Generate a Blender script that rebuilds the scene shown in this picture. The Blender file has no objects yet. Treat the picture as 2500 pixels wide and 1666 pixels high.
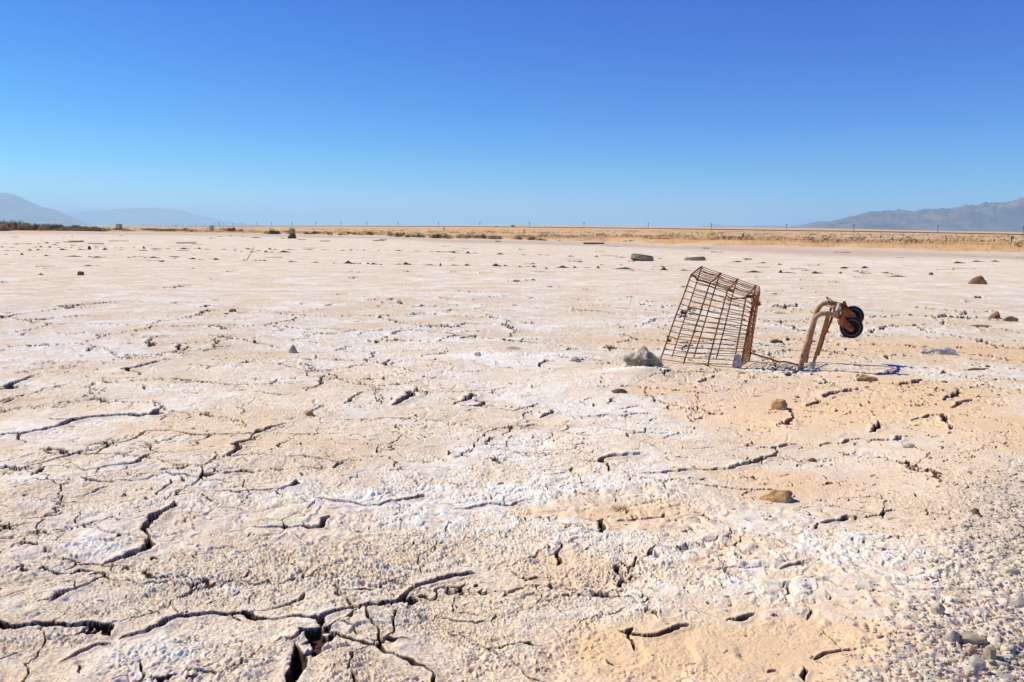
import bpy, bmesh, math, random
import numpy as np
from mathutils import Vector, Matrix
R = math.radians
random.seed(7); rng = np.random.default_rng(7)
scn = bpy.context.scene
col = scn.collection

# ------------------------------------------------------------------ camera, sky, sun, exposure
EYE = 0.82; FPX = 1944.0; HC = 559.1; SLOPE = 17.0/2150.0      # eye height, focal length and horizon of the photograph (2500 px wide)
roll = math.atan(SLOPE); pitch = math.atan((833-HC)*math.cos(roll)/FPX)
fw = Vector((0, math.cos(pitch), -math.sin(pitch))); up0 = Vector((0, math.sin(pitch), math.cos(pitch))); rt0 = Vector((1,0,0))
rt = math.cos(roll)*rt0 + math.sin(roll)*up0; up = -math.sin(roll)*rt0 + math.cos(roll)*up0
cam_d = bpy.data.cameras.new('camera'); cam = bpy.data.objects.new('camera', cam_d); col.objects.link(cam)
M = Matrix((rt, up, -fw)).transposed().to_4x4(); M.translation = Vector((0,0,EYE)); cam.matrix_world = M
cam_d.sensor_width = 36; cam_d.lens = 36*FPX/2500; cam_d.clip_start = 0.05; cam_d.clip_end = 300000
scn.camera = cam

SUN_EL, SUN_AZ = R(47), R(-70)          # azimuth from +Y towards +X
w = bpy.data.worlds.new("World"); scn.world = w; w.use_nodes = True
wn = w.node_tree; wn.nodes.clear()
sky = wn.nodes.new('ShaderNodeTexSky'); sky.sky_type = 'NISHITA'; sky.sun_disc = False
sky.sun_elevation = SUN_EL; sky.sun_rotation = SUN_AZ % (2*math.pi)
sky.altitude = 0; sky.air_density = 0.75; sky.dust_density = 0.0; sky.ozone_density = 6.0
# deep clear desert blue: film-like response of the sky colour, channel by channel
SKYK = 0.085
sep = wn.nodes.new('ShaderNodeSeparateColor'); cmb = wn.nodes.new('ShaderNodeCombineColor'); wn.links.new(sky.outputs[0], sep.inputs[0])
for ch,(pw,am) in enumerate(((2.9,3.9),(1.75,1.88),(.80,1.27))):
    a1 = wn.nodes.new('ShaderNodeMath'); a1.operation='MULTIPLY'; a1.inputs[1].default_value=SKYK; wn.links.new(sep.outputs[ch], a1.inputs[0])
    a2 = wn.nodes.new('ShaderNodeMath'); a2.operation='POWER'; a2.inputs[1].default_value=pw; wn.links.new(a1.outputs[0], a2.inputs[0])
    a3 = wn.nodes.new('ShaderNodeMath'); a3.operation='MULTIPLY'; a3.inputs[1].default_value=am/SKYK; wn.links.new(a2.outputs[0], a3.inputs[0])
    wn.links.new(a3.outputs[0], cmb.inputs[ch])
bg = wn.nodes.new('ShaderNodeBackground'); bg.inputs['Strength'].default_value = 0.085
wo = wn.nodes.new('ShaderNodeOutputWorld')
wn.links.new(cmb.outputs[0], bg.inputs[0]); wn.links.new(bg.outputs[0], wo.inputs[0])

sl = bpy.data.lights.new('sun', 'SUN'); sl.energy = 5.0; sl.angle = R(0.53); sl.color = (1.0, 0.96, 0.86)
so = bpy.data.objects.new('sun', sl); col.objects.link(so)
sdir = Vector((math.sin(SUN_AZ)*math.cos(SUN_EL), math.cos(SUN_AZ)*math.cos(SUN_EL), math.sin(SUN_EL)))
so.rotation_euler = sdir.to_track_quat('Z', 'Y').to_euler()
scn.view_settings.view_transform = 'Standard'; scn.view_settings.look = 'None'
scn.view_settings.exposure = 0.14; scn.view_settings.gamma = 1.0
scn.cycles.volume_bounces = 2; scn.cycles.max_bounces = 8

# ------------------------------------------------------------------ noise
_r = np.random.default_rng(11)
PERM = _r.permutation(4096).astype(np.int32); VAL = _r.random(4096).astype(np.float32); VAL2 = _r.random(4096).astype(np.float32)
def _h(ix, iy, s): return PERM[(PERM[(ix + s*131) & 4095] + iy) & 4095]
def vn(x, y, s=0):
    """value noise, 0..1"""
    fx = np.floor(x); fy = np.floor(y); ix = fx.astype(np.int64); iy = fy.astype(np.int64)
    u = (x-fx); v = (y-fy); u = u*u*(3-2*u); v = v*v*(3-2*v)
    a = VAL[_h(ix,iy,s)]; b = VAL[_h(ix+1,iy,s)]; c = VAL[_h(ix,iy+1,s)]; d = VAL[_h(ix+1,iy+1,s)]
    return (a*(1-u)+b*u)*(1-v) + (c*(1-u)+d*u)*v
def fbm(x, y, s=0, o=4):
    t = 0; a = 0.5; n = 0
    for k in range(o):
        t = t + a*vn(x*2**k+17.3*k, y*2**k-9.1*k, s+k); n += a; a *= 0.5
    return t/n
def worley(x, y, s=0):
    fx = np.floor(x); fy = np.floor(y); ix = fx.astype(np.int64); iy = fy.astype(np.int64)
    f1 = np.full(x.shape, 9., np.float32); f2 = f1.copy()
    for i in (-1,0,1):
        for j in (-1,0,1):
            h = _h(ix+i, iy+j, s)
            dx = fx+i+VAL[h]-x; dy = fy+j+VAL2[h]-y
            d = dx*dx+dy*dy
            f2 = np.minimum(f2, np.maximum(f1, d)); f1 = np.minimum(f1, d)
    return np.sqrt(f1), np.sqrt(f2)
def sst(a, b, x):
    t = np.clip((x-a)/(b-a), 0, 1); return t*t*(3-2*t)

# ------------------------------------------------------------------ terrain (large shapes)
AZB = np.radians([-180,-90,-45,-32.7,-22,-12.4,-4.4,5.6,11.9,22,32.5,60,90,180]); RB = np.array([160,160,125,120,108,91,66,55,46.5,42,39,34,30,160.])
def Rb(az): return np.interp(az, AZB, RB)
def azpx(px): return math.atan((px-1250)/FPX)
def hzpx(px): return HC + SLOPE*(px-1250)
LX = [-200,350,400,630,834,1170,1577,1911,2073,2277,2483,2700]                       # embankment, as bearings
LD = [4200,3600,2700,1700,1240,1000,850,790,765,740,716,690]                       # distance ahead
LY = [553,553,553,552.3,552,553.3,557.3,562,564,567.5,571.3,574.5]
ZL = [EYE + (hzpx(a)-c)*b/FPX for a,b,c in zip(LX,LD,LY)]                          # its crown height
ZBY = [552,553,553,552.5,551,551,554.6,558,560.5,564.5,567.5,569]
ZB = [EYE + max(0,(hzpx(a)-c))*2000/FPX for a,c in zip(LX,ZBY)]
LA = [azpx(a) for a in LX]
def H(x, y):
    x = np.asarray(x, float); y = np.asarray(y, float)
    r = np.hypot(x,y); az = np.arctan2(x,y)
    near = (fbm(x*1.1+3, y*1.1, 3, 3)-.5)*0.075*sst(0.3,1.2,r)*(1-sst(3.0,7,r)*0.45)
    near = near + (fbm(x*.16, y*.16, 5, 3)-.5)*0.16*sst(3.5,12,r)
    db = r-Rb(az)+ (fbm(x*.12,y*.12,8,3)-.5)*7
    wr = sst(-0.1,0.25,az)
    bank = (0.10+0.15*wr)*sst(0,3.0,db)
    plain = (fbm(x*.05,y*.05,9,3)-.5)*0.22*sst(0,10,db)
    dl = np.interp(az, LA, LD)/np.maximum(np.cos(az),.3)
    zl = np.interp(az, LA, ZL)-0.9
    far = zl*sst(110, 0.92*dl, r)
    zb = np.interp(az, LA, ZB)
    far = far*(1-sst(dl*1.03,dl*1.03+900,r)) + zb*sst(dl*1.03,dl*1.03+900,r)
    return near*(1-sst(0,6,db)) + bank*(1-sst(300,600,r)) + plain*(1-sst(200,500,r)) + far
def ray(px, py):
    return (fw + rt*((px-1250)/FPX) + up*((833-py)/FPX))
def G(px, py):
    """ground point seen at a photograph pixel"""
    d = ray(px,py); t = EYE/-d.z
    for _ in range(30):
        p = Vector((0,0,EYE))+d*t
        h = float(H(p.x,p.y)); t2 = (EYE-h)/-d.z; t = t*.5+t2*.5
    return Vector((0,0,EYE))+d*t
def P(px, py, Y):
    d = ray(px,py); return Vector((0,0,EYE))+d*(Y/d.y)
def at(px, Y):
    x = (px-1250)/FPX*Y; return Vector((x, Y, float(H(x,Y))))

# ------------------------------------------------------------------ materials
def newmat(name):
    m = bpy.data.materials.new(name); m.use_nodes = True; n = m.node_tree; b = n.nodes['Principled BSDF']
    b.inputs['Specular IOR Level'].default_value = 0.25
    return m, n, b
def N(n, t, **k):
    x = n.nodes.new(t)
    for a, v in k.items(): setattr(x, a, v)
    return x
def mixc(n, fac, a, b, blend='MIX'):
    m = N(n, 'ShaderNodeMix', data_type='RGBA', blend_type=blend)
    for s, v in ((0, fac), (6, a), (7, b)):
        if isinstance(v, (int,float)): m.inputs[s].default_value = v
        elif isinstance(v, tuple): m.inputs[s].default_value = (*v, 1) if len(v) == 3 else v
        else: n.links.new(v, m.inputs[s])
    return m.outputs[2]
def noise(n, scale, detail=4, rough=.55, vec=None, dist=0):
    t = N(n, 'ShaderNodeTexNoise'); t.inputs['Scale'].default_value = scale; t.inputs['Detail'].default_value = detail
    t.inputs['Roughness'].default_value = rough; t.inputs['Distortion'].default_value = dist
    if vec is None:
        vec = N(n, 'ShaderNodeTexCoord').outputs['Object']
    n.links.new(vec, t.inputs['Vector']); return t.outputs['Fac']
def ramp(n, src, a, b, va=0., vb=1.):
    t = N(n, 'ShaderNodeMapRange'); t.inputs[1].default_value = a; t.inputs[2].default_value = b
    t.inputs[3].default_value = va; t.inputs[4].default_value = vb; n.links.new(src, t.inputs[0]); return t.outputs[0]
def math2(n, op, a, b):
    t = N(n, 'ShaderNodeMath', operation=op)
    for s, v in ((0,a),(1,b)):
        if isinstance(v,(int,float)): t.inputs[s].default_value = v
        else: n.links.new(v, t.inputs[s])
    return t.outputs[0]
def bump(n, b, h, strength=.5, dist=.002):
    t = N(n, 'ShaderNodeBump'); t.inputs['Strength'].default_value = strength; t.inputs['Distance'].default_value = dist
    n.links.new(h, t.inputs['Height']); n.links.new(t.outputs[0], b.inputs['Normal'])
def simple(name, c1, c2, scale, rough=.85, lo=.35, hi=.65, bs=0, bd=.003, det=5, c3=None, s3=None):
    m, n, b = newmat(name)
    f = ramp(n, noise(n, scale, det), lo, hi); c = mixc(n, f, c1, c2)
    if c3: c = mixc(n, ramp(n, noise(n, s3, 6, .65), .5, .62), c, c3)
    n.links.new(c, b.inputs['Base Color']); b.inputs['Roughness'].default_value = rough
    if bs: bump(n, b, noise(n, scale*3, 6), bs, bd)
    return m
M_rust = simple('rust', (.10,.032,.013), (.44,.15,.038), 22, .85, .35,.66, .6, .001)
M_rustd = simple('dark_rust', (.035,.018,.012), (.17,.07,.03), 30, .8, .35,.7, .5, .001)
M_bar = simple('weathered_flat_bar', (.14,.085,.045), (.30,.19,.10), 25, .8, .35,.7, .4, .001)
M_tube = simple('peeling_painted_tube', (.38,.28,.19), (.36,.17,.065), 16, .6, .40,.60, .4, .001, c3=(.27,.095,.03), s3=45)
M_grey = simple('grey_painted_steel', (.42,.38,.33), (.52,.50,.46), 18, .5, .4,.6, .3, .001, c3=(.30,.17,.09), s3=14)
M_rubber = simple('worn_black_rubber', (.010,.011,.012), (.032,.034,.036), 30, .55, .4,.8)
M_tyre = simple('sun_bleached_tyre_rubber', (.085,.088,.068), (.19,.18,.13), 9, .8, .35,.7)
M_tread = simple('dusty_tyre_tread', (.32,.25,.16), (.50,.41,.27), 12, .9, .3,.7)
M_plate = simple('salt_caked_plate', (.30,.26,.22), (.62,.58,.54), 45, .9, .35,.65, .7, .003)
M_tan = simple('tan_rock', (.56,.34,.14), (.24,.095,.03), 13, .9, .44,.60, 1.0, .010, c3=(.62,.47,.26), s3=7)
M_brown = simple('brown_rock', (.24,.125,.062), (.12,.065,.038), 9, .9, .35,.65, .8, .006, c3=(.45,.30,.18), s3=5)
M_clod = simple('dark_broken_mud', (.09,.058,.037), (.20,.13,.085), 14, .95, .35,.65, .6, .01)
M_greyst = simple('grey_stone', (.34,.29,.225), (.52,.455,.35), 30, .85, .35,.65, .8, .002, c3=(.60,.54,.43), s3=40)
M_oliv = simple('olive_slate', (.34,.28,.16), (.46,.38,.24), 40, .85, .35,.65, .6, .002)
M_pebA = simple('reddish_pebble', (.34,.18,.11), (.50,.33,.22), 60, .9, .35,.65, .6, .002, c3=(.62,.54,.46), s3=90)
M_pebB = simple('pale_pebble', (.45,.375,.265), (.66,.58,.45), 60, .9, .35,.65, .6, .002)
M_wood = simple('weathered_wood', (.12,.09,.07), (.22,.17,.13), 8, .9)
M_pole = simple('creosoted_pole', (.045,.035,.03), (.08,.06,.05), 1, .9)
M_white = simple('white_painted_block', (.66,.64,.60), (.76,.74,.70), 3, .9)
M_conc = simple('weathered_concrete_block', (.42,.33,.25), (.52,.43,.34), 3, .9)
M_sign = simple('white_sign_sheet', (.72,.72,.70), (.80,.80,.78), 3, .5)
M_dark = simple('dark_metal', (.04,.04,.04), (.09,.08,.07), 6, .7)
def leafmat(name, c1, c2):
    m, n, b = newmat(name)
    g = N(n, 'ShaderNodeNewGeometry'); c = mixc(n, g.outputs['Random Per Island'], c1, c2)
    n.links.new(c, b.inputs['Base Color']); b.inputs['Roughness'].default_value = .8; return m
M_lgreen = leafmat('grey_green_leaves', (.045,.06,.018), (.12,.125,.045))
M_lolive = leafmat('olive_leaves', (.17,.155,.065), (.29,.25,.12))
M_ldry = leafmat('dry_straw_twigs', (.26,.16,.085), (.46,.32,.18))
M_lbrown = leafmat('dry_brown_twigs', (.20,.14,.08), (.34,.25,.145))
M_gold = leafmat('golden_dry_grass', (.44,.27,.10), (.68,.48,.24))
M_tuft = leafmat('salt_crusted_grass', (.26,.22,.15), (.68,.60,.42))

# ground: masks measured on the mesh, mixed by nodes
mg, n, b = newmat('salt_crusted_ground')
def attr(nm):
    a = N(n, 'ShaderNodeAttribute'); a.attribute_name = nm; return a.outputs['Fac']
tc = N(n, 'ShaderNodeTexCoord').outputs['Object']
fine = noise(n, 130, 5, .7, tc); mid = noise(n, 14, 6, .65, tc); big = noise(n, 1.6, 6, .62, tc); huge = noise(n, .21, 4, .6, tc)
mud = mixc(n, ramp(n, mid, .35,.65), (.83,.715,.515), (.76,.595,.375))
mud = mixc(n, ramp(n, big, .38,.66), mud, (.81,.745,.575))
mud = mixc(n, ramp(n, noise(n,3.3,8,.7,tc), .50,.64,0,.38), mud, (.60,.42,.26))
mud = mixc(n, ramp(n, fine, .46,.58,0,.8), mud, (.44,.235,.10))
sa = math2(n, 'ADD', attr('salt'), ramp(n, mid, .25,.75,-.35,.35))
sa = math2(n, 'ADD', sa, ramp(n, fine, .38,.62,-.5,.5))
sa = math2(n, 'ADD', sa, ramp(n, big, .35,.65,-.16,.16))
c = mixc(n, ramp(n, sa, .30,.95), mud, (.82,.81,.72))
speck = noise(n, 5.5, 9, .82, tc)
c = mixc(n, math2(n,'MULTIPLY',ramp(n, speck,   .55,.61,0,.45),attr('farness')), c, (.52,.37,.235))
c = mixc(n, math2(n,'MULTIPLY',ramp(n, noise(n,2.1,9,.8,tc), .53,.60,0,.6),attr('farness')), c, (.84,.82,.74))
orn = math2(n, 'ADD', attr('orange'), ramp(n, mid, .3,.7,-.25,.25))
c = mixc(n, ramp(n, orn, .25,1.0,0,.85), c, (.77,.53,.285))
c = mixc(n, ramp(n, attr('wet'), 0,1,0,1), c, (.50,.365,.25))
gr = math2(n, 'ADD', attr('gravel'), ramp(n, noise(n,60,4,.6,tc), .3,.7,-.4,.4))
c = mixc(n, ramp(n, gr, .35,.9,0,.7), c, (.58,.50,.38))
c = mixc(n, ramp(n, attr('crack'), .1,.9,0,1), c, (.075,.043,.024))  # dark soil colour, with the shade inside the cracks painted in up to the rim
veg = mixc(n, ramp(n, noise(n,.45,6,.7,tc), .38,.62), (.57,.31,.105), (.64,.405,.17))
veg = mixc(n, ramp(n, noise(n,.035,6,.65,tc), .45,.6), veg, (.60,.44,.28))
veg = mixc(n, ramp(n, noise(n,1.2,6,.75,tc), .56,.70,0,.7), veg, (.40,.27,.14))
c = mixc(n, attr('veg'), c, veg)
n.links.new(c, b.inputs['Base Color']); b.inputs['Roughness'].default_value = .95; b.inputs['Specular IOR Level'].default_value = .1
bh = math2(n, 'ADD', math2(n,'MULTIPLY',fine,.5), math2(n,'MULTIPLY',noise(n,420,3,.6,tc),.25))
bh = math2(n,'ADD',bh, math2(n,'MULTIPLY',math2(n,'MULTIPLY',noise(n,16,9,.85,tc),attr('farness')),2.6))
bump(n, b, bh, .95, .005)

# ------------------------------------------------------------------ object helpers
def tag(o, label=None, cat=None, group=None, kind=None):
    for k, v in (('label',label),('category',cat),('group',group),('kind',kind)):
        if v: o[k] = v
    return o
def obj(name, me, mat=None, parent=None, loc=None):
    if mat and not me.materials: me.materials.append(mat)
    o = bpy.data.objects.new(name, me); col.objects.link(o)
    if loc is not None: o.location = loc
    if parent: o.parent = parent
    return o
def empty(name, loc):
    o = bpy.data.objects.new(name, None); col.objects.link(o); o.location = loc; o.empty_display_size = .1; return o
def np_mesh(name, V, F):
    """V (n,3), F (m,k) faces of equal size"""
    me = bpy.data.meshes.new(name); V = np.asarray(V, np.float32); F = np.asarray(F, np.int32)
    me.vertices.add(len(V)); me.vertices.foreach_set('co', V.ravel())
    k = F.shape[1]; me.loops.add(F.size); me.loops.foreach_set('vertex_index', F.ravel())
    me.polygons.add(len(F)); me.polygons.foreach_set('loop_start', np.arange(0, F.size, k, dtype=np.int32))
    try: me.polygons.foreach_set('loop_total', np.full(len(F), k, np.int32))
    except Exception: pass
    me.update(calc_edges=True); return me
class MB:
    def __init__(s, origin=Vector((0,0,0))): s.v=[]; s.f=[]; s.o=Vector(origin)
    def add(s, vs, fs):
        k=len(s.v); s.v += [Vector(v)-s.o for v in vs]; s.f += [[i+k for i in f] for f in fs]
    def tube(s, pts, r, seg=8, flat=None):
        pts=[Vector(p) for p in pts]; n=len(pts); rs = r if isinstance(r,(list,tuple)) else [r]*n
        t0=(pts[1]-pts[0]).normalized(); u=t0.orthogonal().normalized()
        if flat is not None:
            u = (flat - t0*flat.dot(t0)).normalized()
        vs=[]
        for i,p in enumerate(pts):
            t=(pts[min(i+1,n-1)]-pts[max(i-1,0)]).normalized(); u=(u-t*u.dot(t)).normalized(); w_=t.cross(u)
            for k in range(seg):
                a=2*math.pi*k/seg
                fl = .28 if flat is not None else 1
                vs.append(p+ (u*math.cos(a)+w_*math.sin(a)*fl)*rs[i])
        fs=[[i*seg+k, i*seg+(k+1)%seg, (i+1)*seg+(k+1)%seg, (i+1)*seg+k] for i in range(n-1) for k in range(seg)]
        fs.append(list(range(seg))[::-1]); fs.append([(n-1)*seg+k for k in range(seg)])
        s.add(vs,fs)
    def box(s, c, sx, sy, sz, rot=None):
        c=Vector(c); vs=[]
        for dz in (-1,1):
            for dx,dy in ((-1,-1),(1,-1),(1,1),(-1,1)):
                q=Vector((dx*sx/2,dy*sy/2,dz*sz/2))
                if rot: q=rot@q
                vs.append(c+q)
        s.add(vs,[[3,2,1,0],[4,5,6,7],[0,1,5,4],[1,2,6,5],[2,3,7,6],[3,0,4,7]])
    def prism(s, poly, d):
        n=len(poly); vs=[Vector(p)-d/2 for p in poly]+[Vector(p)+d/2 for p in poly]
        s.add(vs,[list(range(n)),list(range(n,2*n))[::-1]]+[[(i+1)%n,i,n+i,n+(i+1)%n] for i in range(n)])
    def lathe(s, c, axis, prof, seg=48):
        axis=axis.normalized(); u=axis.orthogonal().normalized(); v=axis.cross(u); n=len(prof)
        vs=[c+axis*h+(u*math.cos(2*math.pi*k/seg)+v*math.sin(2*math.pi*k/seg))*r for k in range(seg) for (r,h) in prof]
        fs=[[k*n+i,((k+1)%seg)*n+i,((k+1)%seg)*n+(i+1)%n,k*n+(i+1)%n] for k in range(seg) for i in range(n)]
        s.add(vs,fs)
    def build(s, name, mat, parent=None, smooth=True, loc=None):
        me=bpy.data.meshes.new(name); me.from_pydata(s.v,[],s.f); me.update()
        bm=bmesh.new(); bm.from_mesh(me); bmesh.ops.recalc_face_normals(bm, faces=bm.faces[:]); bm.to_mesh(me); bm.free()
        if smooth: me.polygons.foreach_set('use_smooth',[True]*len(me.polygons)); me.set_sharp_from_angle(angle=R(42))
        return obj(name, me, mat, parent, loc)
def catmull(pts, n=6):
    pts=[Vector(p) for p in pts]; out=[]; q=[pts[0]*2-pts[1]]+pts+[pts[-1]*2-pts[-2]]
    for i in range(1,len(q)-2):
        for k in range(n):
            t=k/n; a,b_,c_,d=q[i-1:i+3]
            out.append(.5*((2*b_)+(c_-a)*t+(2*a-5*b_+4*c_-d)*t*t+(3*b_-a-3*c_+d)*t**3))
    out.append(pts[-1]); return out

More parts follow.
